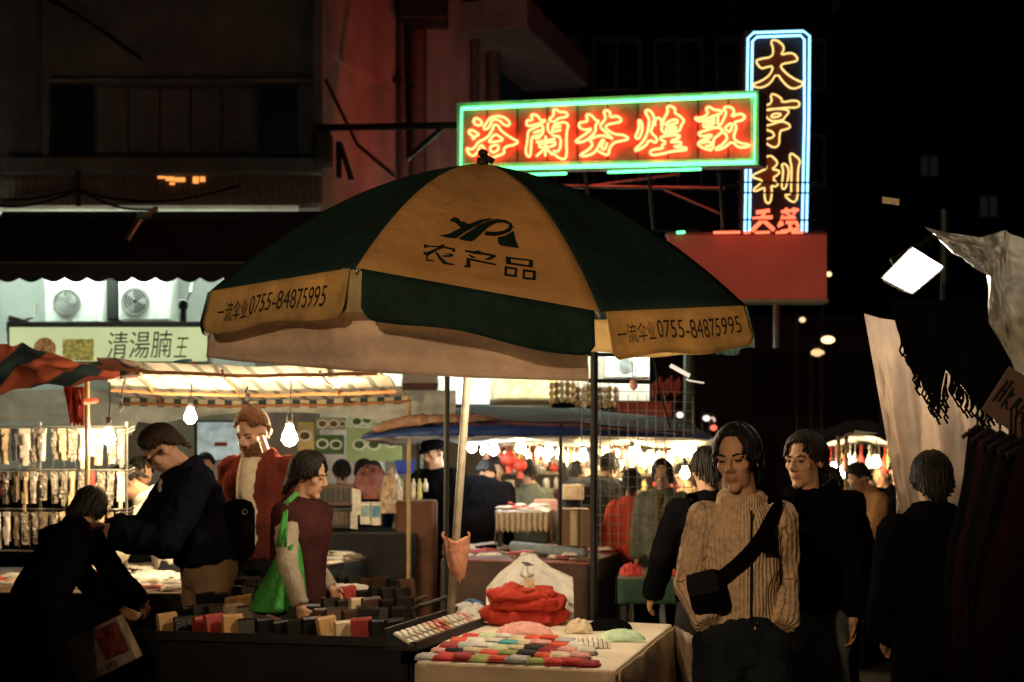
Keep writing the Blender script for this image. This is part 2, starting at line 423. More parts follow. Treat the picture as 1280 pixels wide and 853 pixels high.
tower('dark apartment block standing behind the neon signs', 655, 1040, -120, 34, 8, dark_wall, 5, 11, 1.1, 1.2)
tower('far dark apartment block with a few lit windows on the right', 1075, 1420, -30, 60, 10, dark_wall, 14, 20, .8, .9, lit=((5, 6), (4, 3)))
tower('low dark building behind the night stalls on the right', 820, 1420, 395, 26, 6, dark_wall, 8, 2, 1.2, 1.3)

# ---- shops in the middle distance, their white wall and light boxes under the umbrella edge
shop = thing('food_shop', 'white lit shop front behind the blue tarpaulin with a yellow light box', 'building', P(640, 600, 17.5))
m = MB(); fbox(m, 250, 425, 812, 500, 17.6, .4); m.build('upper_wall', mat('lit_shop_wall', (.78, .8, .72), .6, nz=(2, .15)), shop)
m = MB(); fbox(m, 470, 545, 860, 700, 19.5, .3); m.build('back_wall', mat('shop_inside', (.30, .27, .22), .8, nz=(2, .4)), shop)
m = MB(); fbox(m, 618, 474, 706, 497, 17.3, .25); m.build('light_box', mat('yellow_light_box', (.6, .5, .2), .5, nz=(9, .7), emit=((1, .86, .42), .9)), shop, bevel=.01)
m = MB(); fbox(m, 612, 500, 690, 528, 17.45, .14)
for k in range(6): fbox(m, 612, 502 + k * 4.4, 690, 504 + k * 4.4, 17.42, .04)
m.build('shutter', mat('brown_shutter', (.12, .09, .07), .6), shop)
for q in ((470, 470, 480, 600), (520, 500, 530, 520)):
    m = MB(); fbox(m, *q, 17.5, .15); m.build('column', mat('white_column', (.7, .75, .75), .5), shop)
m = MB(); fbox(m, 551, 475, 612, 505, 17.5, .1); m.build('sign_panel', mat('white_sign_panel', (.7, .75, .75), .5, emit=((.85, 1, .92), .55), nz=None), shop)
for u in (300, 420, 520, 650, 780):  # assumed tubes, added to light the shop fronts
    c = P(u, 0, 16.6); t = thing('assumed_fluorescent_tube', 'assumed fluorescent tube over the shop fronts behind the umbrella', 'lamp', (c.x, 16.6, 2.95), 'assumed fluorescent tubes over the shop fronts')
    m = MB(); m.tube([(c.x - .5, 16.6, 2.92), (c.x + .5, 16.6, 2.92)], .018, 8); m.build('tube', emat('fluorescent', (.80, 1, .82), 130), t)
    m = MB(); m.box((c.x, 16.6, 2.97), (1.05, .05, .04)); m.build('fitting', steel, t)
aircon('white window air conditioner behind the wire grid, under the umbrella rim', 757, 441, 812, 472, 16.9, 782, 457, 9, False)
t = thing('white_board', 'plain white board under the window air conditioner behind the wire grid', 'board', P(780, 500, 16.9))
m = MB(); fbox(m, 745, 476, 812, 502, 16.95, .06); m.build('board', mat('white_board', (.75, .75, .68), .6), t, bevel=.01)
# hanging charms in front of the shop
charm_m = [mat('charm_%d' % i, c, .5, nz=(30, .6)) for i, c in enumerate(((.55, .45, .25), (.2, .14, .07), (.5, .5, .45), (.35, .3, .1)))]
for k in range(13):
    u = 690 + k * 6.6 + rnd.uniform(-1, 1); Y = 16.2 + rnd.uniform(-.15, .15); m = MB(); v0 = 478 + rnd.uniform(-3, 3) + k * .6
    m.tube([P(u, v0 - 6, Y), P(u, v0 + 26, Y)], .006, 5)
    for q in range(3): m.ell(P(u, v0 + 4 + q * 9, Y), (.034, .034, .045), 8, 6)
    o = m.build('hanging_charm', charm_m[k % 4]); tag(o, 'string of bulbous ornaments hanging in front of the white shop wall', 'ornament', 'ornament strings under the shop eave')
# round sign half hidden by the umbrella cloth
t = thing('round_sign', 'round sign, white above dark red, just below the umbrella cloth', 'sign', P(525, 480, 13.0))
m = MB(); m.plate([P(525 + 23 * math.cos(a), 479 + 23 * math.sin(a), 13.0) for a in [k * .2094 for k in range(30)]], (0, .03, 0)); m.build('disc', mat('dark_red_enamel', (.10, .022, .02), .5), t)
m = MB(); m.plate([P(503, 466, 12.99), P(547, 466, 12.99), P(547, 479, 12.99), P(503, 479, 12.99)], (0, .01, 0)); m.build('white_bar', mat('enamel_white', (.55, .5, .48), .5), t)
m = MB(); m.tube([P(525, 500, 13.06), (P(525, 0, 13).x, 13.06, 0)], .03, 8); m.build('post', steel, t)
# menu boards with photographs of dishes
def menu(label, u0, v0, u1, v1, Y, face, disc, spots):
    t = thing('menu_board', label, 'menu board', P((u0 + u1) / 2, v1, Y)); m = MB(); fbox(m, u0, v0, u1, v1, Y, .04); m.build('panel', face, t, bevel=.005)
    for (u, v, r) in spots:
        m = MB(); m.plate([P(u + r * math.cos(a), v + r * .8 * math.sin(a), Y - .006) for a in [k * .35 for k in range(18)]], (0, .004, 0)); pl = m.build('plate_picture', mat('plate_print', (.75, .78, .7), .5, emit=((.7, .8, .6), .08), nz=None), t)
        m = MB(); m.plate([P(u + r * .68 * math.cos(a), v + r * .52 * math.sin(a), Y - .010) for a in [k * .35 for k in range(18)]], (0, .003, 0)); m.build('dish_picture', disc, pl)
dish_g = mat('dish_green', (.05, .14, .03), .5, nz=(40, .9)); dish_b = mat('dish_brown', (.22, .10, .03), .5, nz=(40, .9))
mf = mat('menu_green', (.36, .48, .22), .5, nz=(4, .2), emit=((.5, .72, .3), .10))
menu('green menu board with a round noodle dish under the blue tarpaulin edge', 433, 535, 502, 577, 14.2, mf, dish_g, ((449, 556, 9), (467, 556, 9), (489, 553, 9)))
menu('dark green menu board with leafy dishes at the far food shop', 394, 544, 430, 568, 14.25, mat('menu_dark', (.08, .2, .06), .5, nz=(9, .4)), dish_g, ((403, 555, 8), (420, 556, 8)))
menu('long menu strip with brown dishes above the leafy menu board', 394, 522, 432, 537, 14.25, mat('menu_cream', (.5, .45, .28), .5, nz=(5, .3)), dish_b, ((403, 530, 7), (417, 530, 7), (428, 530, 5)))
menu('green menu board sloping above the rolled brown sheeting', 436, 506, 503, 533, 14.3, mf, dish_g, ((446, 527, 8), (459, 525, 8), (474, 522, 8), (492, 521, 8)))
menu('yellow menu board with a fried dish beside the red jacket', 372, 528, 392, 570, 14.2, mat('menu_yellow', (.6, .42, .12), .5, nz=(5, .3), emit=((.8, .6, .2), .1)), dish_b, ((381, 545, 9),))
# lit interior of the food shop seen behind the shoppers
t = thing('shop_window', 'bright shop window with a white poster behind the bearded man', 'window', P(270, 560, 14.6))
m = MB(); fbox(m, 246, 528, 300, 575, 14.6, .05); m.build('pane', mat('lit_pane', (.6, .68, .66), .3, nz=(7, .5), emit=((.75, .95, .95), .35)), t)
m = MB()
for q in ((243, 526, 303, 528), (243, 528, 246, 577), (300, 528, 303, 577)): fbox(m, *q, 14.57, .09)
m.build('frame', steel, t)
m = MB(); fbox(m, 268, 553, 284, 558, 14.59, .008); m.build('poster', mat('red_paper', (.5, .06, .05), .6), t)
t = thing('door_arch', 'tall dark rounded doorway pillar between the left stalls', 'pillar', P(175, 640, 12.5))
m = MB(); m.plate([P(u, v, 12.5) for u, v in ((160, 680), (160, 530), (164, 514), (174, 510), (184, 518), (192, 536), (192, 680))], (0, .5, 0)); m.build('pillar_body', mat('grey_pillar', (.16, .17, .17), .5), t, bevel=.01)

# cables strung along the facade and across the lane
cab = thing('overhead_cable', 'sagging cables strung along the tiled band of the corner building', 'cable', P(100, 240, 15.7))
for (a, b, sag) in (((-60, 236), (98, 236), 14), ((98, 236), (190, 262), 9), ((-60, 243), (98, 238), 18), ((98, 240), (300, 232), 16)):
    m = MB(); m.tube([P(a[0] + (b[0] - a[0]) * t / 12, a[1] + (b[1] - a[1]) * t / 12 + sag * math.sin(math.pi * t / 12), 15.7) for t in range(13)], .014, 5); m.build('cable', cord_black, cab)
m = MB(); m.tube([P(98, 214, 15.72), P(98, 258, 15.72)], .03, 6); m.build('insulator_post', steel, cab)
cab = thing('overhead_cable', 'slanting bundle of cables high on the dark facade', 'cable', P(90, 30, 15.7))
for k in range(4):
    m = MB(); m.tube([P(30 + k * 9 + 15 * t, -20 + k * 6 + 9.5 * t - 5 * math.sin(math.pi * t / 8), 15.72 - k * .02) for t in range(9)], .016, 5); m.build('cable', cord_black, cab)
# ================================================================== neon signs
def Z(l, k, u0, v0): return [(u0 + x / k, v0 + y / k) for x, y in l]
Z1 = (8.533, 572, 130); Z2 = (8.258, 710, 125); Z3 = (8.127, 850, 110); Z4 = (6.316, 925, 35); Z5 = (6.095, 925, 160)
# horizontal sign: from 15.0 m (left) to 13.3 m (right)
La = P(571, 129, 15.0); Ra = P(948, 113, 13.3)
dirn = Vector((Ra.x - La.x, Ra.y - La.y, 0)).normalized(); SN = Vector((dirn.y, -dirn.x, 0))
def neon(name, lines, p0, n, off, r, m_, parent, k=1, nn=6):
    mb = MB()
    for closed, l in lines:
        pts = [on_plane(u, v, p0 + n * off, n) for u, v in l]
        mb.tube(chaikin(pts, closed, k), r, nn, closed)
    return mb.build(name, m_, parent, smooth=True)
hs = thing('neon_sign', 'long red and green neon sign with five outlined characters above the umbrella', 'neon sign', (La + Ra) / 2)
m = MB(); cor = [on_plane(u, v, La, SN) for u, v in ((571, 129), (948, 113), (948, 206), (571, 213))]
m.plate(cor, -SN * .22); m.build('sign_box', mat('sign_back', (.34, .17, .14), .6, nz=(4, .5)), hs)
for k in range(1, 10):
    u = 571 + 37.7 * k; m = MB(); m.tube([on_plane(u, 128 - (u - 571) * .0424 + 4, La + SN * .003, SN), on_plane(u, 210 - (u - 571) * .0186, La + SN * .003, SN)], .006, 4)
    m.build('panel_seam', steel, hs)
m = MB()
for q in (((571, 129), (948, 113), (948, 122), (571, 138)), ((571, 204.5), (948, 197.5), (948, 206), (571, 213)), ((571, 138), (580, 137.6), (580, 204.4), (571, 204.5)), ((938, 122.4), (948, 122), (948, 197.5), (938, 197.7))): m.plate([on_plane(u, v, La + SN * .012, SN) for u, v in q], -SN * .01)
m.build('border_strip', mat('border_paint', (.45, .62, .48), .5, nz=(9, .4)), hs)
green = emat('neon_green', (.10, 1.0, .26), 4.2); orange = emat('neon_orange', (1, .085, .028), 14); cyan = emat('neon_cyan', (.26, .66, 1.0), 3.0); yel = emat('neon_yellow', (1.0, .78, .26), 1.25)
neon('border_tube', [(True, [(577, 136), (944, 119), (943, 203), (576, 212)])], La, SN, .055, .019, green, hs, 0)
neon('lower_tube', [(False, [(650, 219), (708, 217)]), (False, [(760, 215.5), (876, 211.5)])], La, SN, -.04, .014, green, hs, 0)
G = hs
yu = [(1, [(165,175),(200,150),(245,175),(265,215),(225,235),(185,220)]), (1, [(120,285),(160,280),(200,305),(235,330),(190,345),(165,390),(165,345),(125,320)]),
 (1, [(90,465),(140,490),(185,465),(215,410),(300,370),(340,330),(375,270),(390,215),(440,235),(450,275),(520,330),(600,380),(655,405),(600,440),(530,450),(490,480),(500,530),(430,555),(350,580),(320,540),(280,470),(250,430),(220,500),(175,560),(120,540)]),
 (1, [(275,250),(300,215),(330,170),(360,145),(430,130),(490,140),(540,175),(560,215),(530,240),(480,215),(455,180),(375,160),(340,250),(290,280)]),
 (1, [(400,320),(340,390),(330,410),(440,400),(490,380),(440,345)]), (1, [(360,450),(430,435),(440,480),(400,515),(365,520),(345,475)])]
lan = [(1, [(735,200),(745,170),(790,180),(800,150),(775,125),(820,110),(865,140),(885,180),(945,170),(910,200),(860,215),(800,230),(740,240)]),
 (1, [(970,170),(1030,120),(1015,70),(1050,55),(1085,90),(1150,85),(1180,120),(1150,145),(1080,150),(1040,190),(1000,190)]),
 (0, [(910,310),(915,240),(880,225),(800,265),(750,290),(745,400),(725,490),(735,550),(775,570),(785,450),(795,330),(850,385),(910,310)]), (0, [(810,310),(900,280)]), (0, [(810,350),(890,330)]),
 (0, [(965,200),(960,290),(1010,330),(1015,230),(1090,200),(1150,195),(1185,230),(1165,280),(1160,420),(1165,560),(1130,600),(1050,560),(1010,500),(1090,510),(1105,350),(1010,340)]), (0, [(1020,255),(1100,240)]), (0, [(1020,295),(1100,280)]),
 (0, [(840,410),(1040,375)]), (1, [(865,430),(1045,400),(1040,450),(870,470)]), (0, [(940,340),(935,560)]), (0, [(925,480),(840,560)]), (0, [(950,480),(1010,545)])]
fen = [(1, [(65,440),(110,400),(200,340),(250,295),(200,310),(140,305),(110,270),(120,235),(170,230),(205,215),(185,155),(230,150),(270,190),(290,215),(325,215),(280,265),(290,320),(230,390),(150,440)]),
 (0, [(460,405),(400,345),(320,275),(370,220),(390,180),(365,125),(400,105),(440,130),(430,185),(500,165),(545,190),(550,225),(490,240),(420,250),(380,280),(430,330),(500,360),(570,360),(630,395),(600,415),(520,430),(470,445),(430,500),(420,565),(390,570),(310,530)]),
 (0, [(455,400),(360,365),(280,380),(215,420),(260,455),(220,510),(120,570),(150,585),(230,570),(290,530),(340,430),(365,408)]), (0, [(375,410),(340,500),(380,520),(405,440)])]
huang = [(1, [(725,210),(755,215),(770,280),(760,350),(725,410),(690,385),(720,330),(735,270)]), (1, [(805,110),(840,105),(880,150),(890,200),(870,290),(850,330),(920,400),(910,450),(840,410),(800,480),(700,530),(690,510),(760,450),(810,370),(830,290),(840,200),(800,140)]),
 (0, [(895,270),(900,200),(935,180),(970,220),(960,270)]), (1, [(1020,80),(1050,60),(1110,90),(1100,140),(1150,160),(1205,215),(1170,260),(1150,330),(1000,350),(960,310),(975,260),(990,190),(1030,130)]),
 (1, [(1010,240),(1080,205),(1130,205),(1130,240),(1010,270)]), (1, [(1010,295),(1120,275),(1115,305),(1010,325)]),
 (1, [(960,375),(1160,360),(1150,395),(1070,420),(1060,440),(1170,430),(1165,470),(1070,490),(1220,490),(1230,520),(1080,530),(960,560),(870,575),(840,540),(880,510),(990,500),(960,470),(1020,440),(950,410)])]
dun = [(1, [(145,300),(210,310),(290,265),(260,210),(300,190),(345,225),(430,232),(420,262),(355,280),(230,335),(180,340)]), (1, [(235,350),(345,290),(345,380),(240,410)]), (0, [(265,345),(335,325)]), (0, [(265,380),(335,355)]),
 (1, [(180,460),(240,440),(350,400),(420,410),(440,440),(380,490),(340,520),(335,640),(250,620),(180,580),(200,540),(300,510),(330,470),(220,500)]), (0, [(215,560),(310,540),(310,600),(260,590)]),
 (0, [(385,280),(385,390),(420,370),(460,280),(470,250),(440,210),(470,190),(530,200),(555,250),(510,300),(600,260),(650,275),(660,305),(620,335),(540,350),(575,390),(560,450),(540,510),(600,560),(715,580),(690,600),(590,610),(530,540),(450,610),(360,635),(370,610),(440,570),(490,500),(420,430)]),
 (1, [(450,410),(510,360),(535,370),(505,460)])]
face_red = mat('red_letter_face', (.72, .20, .12), .5, nz=None)
from mathutils.geometry import tessellate_polygon
for nm, lines, z in (('浴', yu, Z1), ('蘭', lan, Z1), ('芬', fen, Z2), ('煌', huang, Z2), ('敦', dun, Z3)):
    neon('character_tube', [(bool(c), Z(l, *z)) for c, l in lines], La, SN, .05, .0128, orange, hs)
    mb = MB()
    for c, l in lines:
        pts = [on_plane(u, v, La + SN * .022, SN) for u, v in Z(l, *z)]
        if len(pts) > 5: mb.add(pts, [tuple(t) for t in tessellate_polygon([pts])])
    mb.build('character_face', face_red, hs)
    neon('unseen_rear_tube', [(bool(c), Z(l, *z)) for c, l in lines], La, SN, -.27, .0115, emat('rear_red_fill', (1, .10, .06), 36), hs)   # unseen tubes added behind the sign to redden the flank wall
# steel frame that carries the long sign from the building
fr = thing('sign_gantry', 'dark steel beam and braces carrying the long neon sign from the building', 'frame', P(480, 160, 15.8))
m = MB(); q0 = P(398, 160, 15.9); q1 = P(572, 157, 15.05); m.tube([q0, q1], .04, 6); m.build('beam', steel, fr)
m = MB(); m.tube([P(512, 196, 15.4), P(556, 158, 15.15)], .03, 6); m.build('brace', steel, fr)
m = MB(); m.tube([P(508, 30, 16.2), P(512, 200, 15.45)], .035, 6); m.build('post', steel, fr)
for a, b in (((423, 178), (424, 222)), ((425, 180), (440, 226))):
    m = MB(); m.tube([P(*a, 15.6), P(*b, 15.5)], .03, 6); m.build('strut', steel, fr)
for u in (640, 720, 800, 890):
    m = MB(); q = on_plane(u, 212, La, SN) - SN * .2; m.tube([q, q + Vector((.12, .5, -.75))], .018, 6); m.build('strut', steel, fr)
m = MB(); m.tube([P(640, 232, 14.9), P(905, 236, 14.2)], .018, 6); m.build('tie_bar', steel, fr)
for a, b in (((645, 245, 15), (850, 218, 14.5)), ((830, 238, 14.2), (905, 270, 14))):
    m = MB(); m.tube([P(*a), P(*b)], .013, 6); m.build('tie_bar', steel, fr)

# vertical sign
VP = P(970, 160, 15.6); VN = Vector((0, -1, 0))
vsn = thing('neon_sign', 'tall narrow neon sign with yellow characters inside a cyan double border', 'neon sign', P(971, 292, 15.6))
m = MB(); m.plate([on_plane(u, v, VP, VN) for u, v in ((931, 38), (1015, 38), (1011, 296), (927, 296))], (0, .2, 0)); m.build('sign_box', mat('sign_black', (.012, .012, .016), .5), vsn)
neon('border_tube', [(False, [(931, 291), (932, 250), (935, 48), (942, 41), (1004, 39), (1012, 45), (1011, 150), (1008, 290)]), (False, [(936.5, 291), (937.5, 250), (940.5, 52), (946, 46.5), (1001, 44.5), (1005.5, 50), (1005.5, 150), (1002.5, 290)])], VP, VN, .06, .0125, cyan, vsn, 0)
T4 = lambda l: Z(l, *Z4)
T5 = lambda l: Z(l, *Z5)
da = [T4([(240,100),(290,95),(345,140),(345,180),(320,215),(400,195),(440,215),(460,255),(420,270),(330,285),(320,310),(370,365),(440,410),(505,435),(480,465),(410,485),(350,440),(290,355),(240,440),(170,475),(110,465),(100,445),(170,420),(240,370),(265,300),(210,310),(165,325),(120,260),(160,245),(255,230),(265,170)])]
heng = [T4([(240,520),(290,530),(330,560),(330,590),(440,570),(475,595),(460,630),(370,630),(280,640),(180,655),(180,620),(255,595)]), T4([(180,660),(230,640),(350,640),(395,660),(350,710),(340,730),(260,740),(220,720)]), T4([(240,695),(280,675),(330,680),(310,700),(260,710)]),
 T4([(175,780),(260,760),(330,735),(390,760),(400,790),(330,810)]) + T5([(310,20),(300,60),(300,130),(260,155),(200,120),(185,90),(265,70),(250,30),(200,15)])]
li = [T5([(170,260),(225,200),(292,262),(270,295),(240,315),(300,325),(300,350),(245,385),(295,430),(270,450),(235,440),(245,480),(235,560),(215,580),(190,555),(185,480),(190,450),(110,490),(100,470),(150,430),(175,400),(100,380),(95,360),(160,330),(205,310),(200,290)]), T5([(315,280),(340,270),(375,310),(365,400),(345,470),(315,460),(325,380),(330,320)]), T5([(380,200),(400,195),(465,250),(445,290),(440,400),(440,540),(405,575),(330,510),(390,510),(390,420),(395,300),(380,240)])]
facem = mat('brown_letter_face', (.10, .05, .02), .5, nz=None)
from mathutils.geometry import tessellate_polygon
for grp in (da, heng, li):
    neon('character_tube', [(True, l) for l in grp], VP, VN, .05, .010, yel, vsn)
    mb = MB()
    for l in grp:
        if l is heng[2] if len(heng) > 2 else False: continue
        pts = [on_plane(u, v, VP + VN * .02, VN) for u, v in l]
        mb.add(pts, [tuple(t) for t in tessellate_polygon([pts])])
    mb.build('character_face', facem, vsn)
red_n = emat('neon_red', (1, .16, .07), 2.2)
tian = [(0, T5(l)) for l in ([(125,645),(225,630)], [(95,695),(245,680)], [(180,630),(175,700),(90,785)], [(175,700),(260,780)])]
rui = [(0, T5(l)) for l in ([(315,640),(445,625)], [(350,612),(360,660)], [(410,610),(415,655)], [(330,670),(300,745)], [(375,660),(385,780)], [(330,690),(420,685)], [(400,665),(445,755)], [(290,750),(330,730)], [(350,720),(420,720)], [(310,790),(450,770)])]
neon('character_tube', tian, VP, VN, .05, .022, red_n, vsn, 0); neon('character_tube', rui, VP, VN, .05, .018, red_n, vsn, 0)
m = MB()
for v in (228, 241, 275): m.tube([on_plane(920, v, VP + VN * .14, VN), on_plane(1022, v + .5, VP + VN * .14, VN)], .010, 5)
m.build('guy_wire', cord_black, vsn)
m = MB(); q = P(972, 300, 15.75); m.tube([(q.x, 15.75, q.z), (q.x, 15.75, q.z - 1.2)], .05, 8); m.build('mount', steel, vsn)

# red billboard below
bb = thing('billboard', 'plain orange red billboard below the tall neon sign, dim neon along its top edge', 'billboard', P(936, 375, 14.0))
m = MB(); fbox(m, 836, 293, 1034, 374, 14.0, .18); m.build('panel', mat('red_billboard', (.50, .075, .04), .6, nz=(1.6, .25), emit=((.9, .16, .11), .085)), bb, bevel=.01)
m = MB(); fbox(m, 834, 374, 1036, 378, 13.97, .24); m.build('lower_rail', mat('rail_paint', (.3, .27, .22), .5), bb)
m = MB(); fbox(m, 834, 290.5, 1034, 292.8, 13.98, .2); m.build('top_rail', mat('top_rail', (.2, .05, .04), .5), bb)
m = MB()
for a, b in ((892, 925), (930, 938), (944, 962), (970, 984), (990, 1004)): m.tube([P(a, 291, 13.93), P(b, 290.5, 13.93)], .014, 6)
m.build('top_tube', red_n, bb)
m = MB(); m.tube([P(846, 291, 13.93), P(856, 290.5, 13.93)], .014, 6); m.build('top_tube', green, bb)
m = MB()
for u in (862,): q = P(u, 0, 14.25); m.tube([(q.x, 14.25, 0), (q.x, 14.25, P(0, 376, 14.2).z + .5)], .06, 8)
m.build('post', steel, bb)

# ================================================================== the big umbrella
um = thing('market_umbrella', 'big green and yellow market umbrella with farm produce lettering and a phone number', 'umbrella', P(562, 0, 7.4) * 1)
um.location = Vector((P(562, 0, 7.4).x, 7.4, 0))
UY, UX, UZ, UR, UH, tx, ty, ph = 7.4, -.1535, 3.14, 1.404, .729, .0585, .0475, .0355
UM = Matrix.Translation((UX, UY, UZ)) @ (Matrix.Rotation(tx, 4, 'X') @ Matrix.Rotation(ty, 4, 'Y'))
rim = []
tgt = {0: (262, 365), 1: (445, 335), 2: (750, 390), 3: (932, 382)}
for k in range(8):
    a = math.radians(-157.5 + 45 * k) + ph
    q = UM @ Vector((UR * math.cos(a), UR * math.sin(a), -UH))
    if k in tgt: q = P(*tgt[k], q.y)
    rim.append(q)
apex = UM @ Vector((0, 0, 0)); axis = (UM.to_3x3() @ Vector((0, 0, 1))).normalized()
def rib(k, t):
    e = rim[k % 8]; v_ = e - apex; drop = v_.dot(axis); hor = v_ - axis * drop
    return apex + hor * t + axis * drop * (.30 * t + .70 * t ** 2.1)
def panel(k, a, t):
    p, q = rib(k, t), rib(k + 1, t)
    return p.lerp(q, a) - axis * (.035 * math.sin(math.pi * a) * math.sin(math.pi * min(1, t)) ) 
ugreen = mat('umbrella_green', (.008, .034, .029), .8, nz=(4, .4), bump=(11, .035), transl=.10)
uyel = mat('umbrella_yellow', (.62, .36, .135), .8, nz=(2.2, .28), bump=(9, .02), transl=.15)
uyel2 = mat('valance_yellow', (.62, .42, .17), .8, nz=(5, .32), bump=(14, .02), transl=.25)
for k in range(8):
    m = MB(); m.grid(lambda a, b: panel(k, a, max(b, .02)), 16, 20)
    o = m.build('canopy_panel', uyel if k % 2 else ugreen, um, smooth=True, solid=.003)
    if k == 1: front_panel = m
def valance(k, a, b):
    p, q = rim[k % 8], rim[(k + 1) % 8]
    a2 = .025 + .95 * a; e = p.lerp(q, a2)
    c = (p + q) / 2 - apex; outw = (c - axis * c.dot(axis)).normalized()
    cornr = 0 if .05 < a < .95 else .22 * (1 - min(a, 1 - a) / .05) ** 2
    L_ = .205 * (1 - cornr) + .012 * math.sin(a * 9 + k)
    wave = .012 * math.sin(a * 17 + k * 2) * b
    return e - Vector((0, 0, 1)) * (L_ * b) + outw * (.012 + .045 * b + wave)
for k in range(8):
    m = MB(); m.grid(lambda a, b: valance(k, a, b), 44, 6); m.build('valance', ugreen if k % 2 else uyel2, um, smooth=True, solid=.003)
for k in range(8):
    m = MB(); m.tube([rib(k, .03 + .97 * i / 12) - axis * .022 for i in range(13)], .008, 6); rb = m.build('rib', grey_steel, um, smooth=True)
    m = MB(); m.tube([rib(k, .55) - axis * .03, apex - axis * .62 + (rim[k] - apex).normalized() * .04], .007, 6); m.build('strut', grey_steel, rb)
# pole follows the tilt: from the apex to the foot behind the table
foot = P(565, 745, 7.4); top = apex - axis * .02
pole_d = (foot - top); foot_g = top + pole_d * (top.z / (top.z - foot.z))
m = MB(); m.tube([top, top.lerp(foot_g, .5), foot_g], [.018, .021, .023], 12); m.build('pole', mat('pole_paint', (.30, .26, .20), .45, nz=(14, .45)), um, smooth=True)
m = MB(); m.tube([top + axis * .0, top + axis * .05], .03, 10); m.ell(top + axis * .075 + Vector((.0, 0, 0)), (.028, .028, .022)); m.box(top + axis * .05 + Vector((.03, 0, -.005)), (.06, .03, .03), ry=.5); m.build('finial', mat('finial', (.03, .025, .022), .6), um, smooth=True)
m = MB(); c = top.lerp(foot_g, .2); m.tube([c + axis * .05, c - axis * .05], .04, 10); m.build('runner', steel, um)
m = MB(); m.rings([((foot_g.x, foot_g.y, .0), .24, .24), ((foot_g.x, foot_g.y, .1), .24, .24), ((foot_g.x, foot_g.y, .13), .08, .08)], 20); m.build('base', concrete, um)
# lettering printed on the front panel
bv = BVHTree.FromPolygons([Vector(p) for p in front_panel.v], front_panel.f)
def decal(lines, name, m_, parent, sub=2):
    bm = bmesh.new()
    for l in lines:
        pts = [Vector((u, v, 0)) for u, v in l]; vs_ = [bm.verts.new(p) for p in pts]
        for t in tessellate_polygon([pts]):
            try: bm.faces.new([vs_[i] for i in t])
            except ValueError: pass
    bmesh.ops.subdivide_edges(bm, edges=[e for e in bm.edges if e.calc_length() > 4], cuts=sub, use_grid_fill=True)
    bmesh.ops.triangulate(bm, faces=bm.faces)
    o = Vector((0, 0, CZ)); mb = MB(); vv = []
    bm.verts.index_update()
    for q in bm.verts:
        d_ = Vector(((q.co.x - 640) / F, 1, (HY - q.co.y) / F)); h = bv.ray_cast(o, d_.normalized())
        pt = h[0] if h[0] else o + d_ * 6.3; n_ = h[1] if h[0] else Vector((0, -1, 0))
        if n_.dot(d_) > 0: n_ = -n_
        vv.append(pt + n_ * .0055)
    mb.add(vv, [tuple(x.index for x in f_.verts) for f_ in bm.faces]); bm.free()
    return mb.build(name, m_, parent)
Z6 = (6.737, 510, 255); T6 = lambda l: Z(l, *Z6)
printg = mat('printed_green', (.006, .022, .018), .7, nz=(30, .4))
logo = [[(255,275),(340,262),(430,215),(520,175),(600,145),(680,130),(720,132),(640,160),(570,195),(480,245),(395,300),(320,290)],
 [(420,300),(500,250),(590,190),(670,155),(740,135),(820,142),(870,170),(885,205),(862,240),(800,265),(720,280),(640,270),(655,240),(740,245),(810,232),(850,205),(845,180),(800,165),(740,168),(680,200),(620,255),(565,305),(525,325),(470,315)],
 [(750,292),(820,275),(890,235),(905,310),(935,382),(850,370),(790,362),(760,345)],
 [(395,165),(420,150),(470,165),(525,180),(480,205),(440,210)], [(345,150),(385,120),(420,128),(440,150),(400,165)], [(455,150),(490,165),(480,178),(462,168)]]
decal([T6(l) for l in logo], 'emblem', printg, um)
nong = [[(130,348),(160,350),(160,360),(270,362),(275,350),(305,352),(303,366),(395,384),(396,412),(370,410),(372,396),(295,378),(240,400),(175,440),(160,455),(165,478),(215,482),(218,492),(150,488),(150,440),(128,435),(128,412),(150,414),(170,412),(250,374),(158,370),(155,380),(132,378)],
 [(285,420),(370,428),(385,440),(350,455),(300,455),(280,445),(300,440),(345,440),(355,436)], [(225,415),(245,414),(285,465),(330,502),(388,514),(388,526),(300,516),(262,478)]]
chan = [[(470,396),(560,408),(575,400),(600,402),(615,414),(730,438),(745,448),(690,480),(640,478),(700,448),(600,432),(560,430),(480,412)], [(500,432),(530,438),(575,462),(560,468),(525,458)], [(490,462),(520,466),(740,514),(748,520),(735,526),(520,484),(525,545),(472,542),(474,526),(490,524)]]
pin = [[(822,452),(1052,480),(1052,545),(1012,540),(825,514)], [(812,532),(920,548),(914,626),(808,612)], [(965,556),(1076,572),(1072,652),(962,640)]]
hole = [[(862,470),(1018,490),(1012,524),(866,502)], [(835,552),(898,562),(894,606),(832,598)], [(985,578),(1050,588),(1046,632),(982,624)]]
def ring(o_, h_):   # frame between outer and inner outline as quads
    o4 = [o_[0], o_[1], o_[2], o_[-1]]
    return [[o4[i], o4[(i + 1) % 4], h_[(i + 1) % 4], h_[i]] for i in range(4)]
decal([T6(l) for l in nong], 'lettering', printg, um); decal([T6(l) for l in chan], 'lettering', printg, um)
decal([T6(l) for o_, h_ in zip(pin, hole) for l in ring(o_, h_)], 'lettering', printg, um)
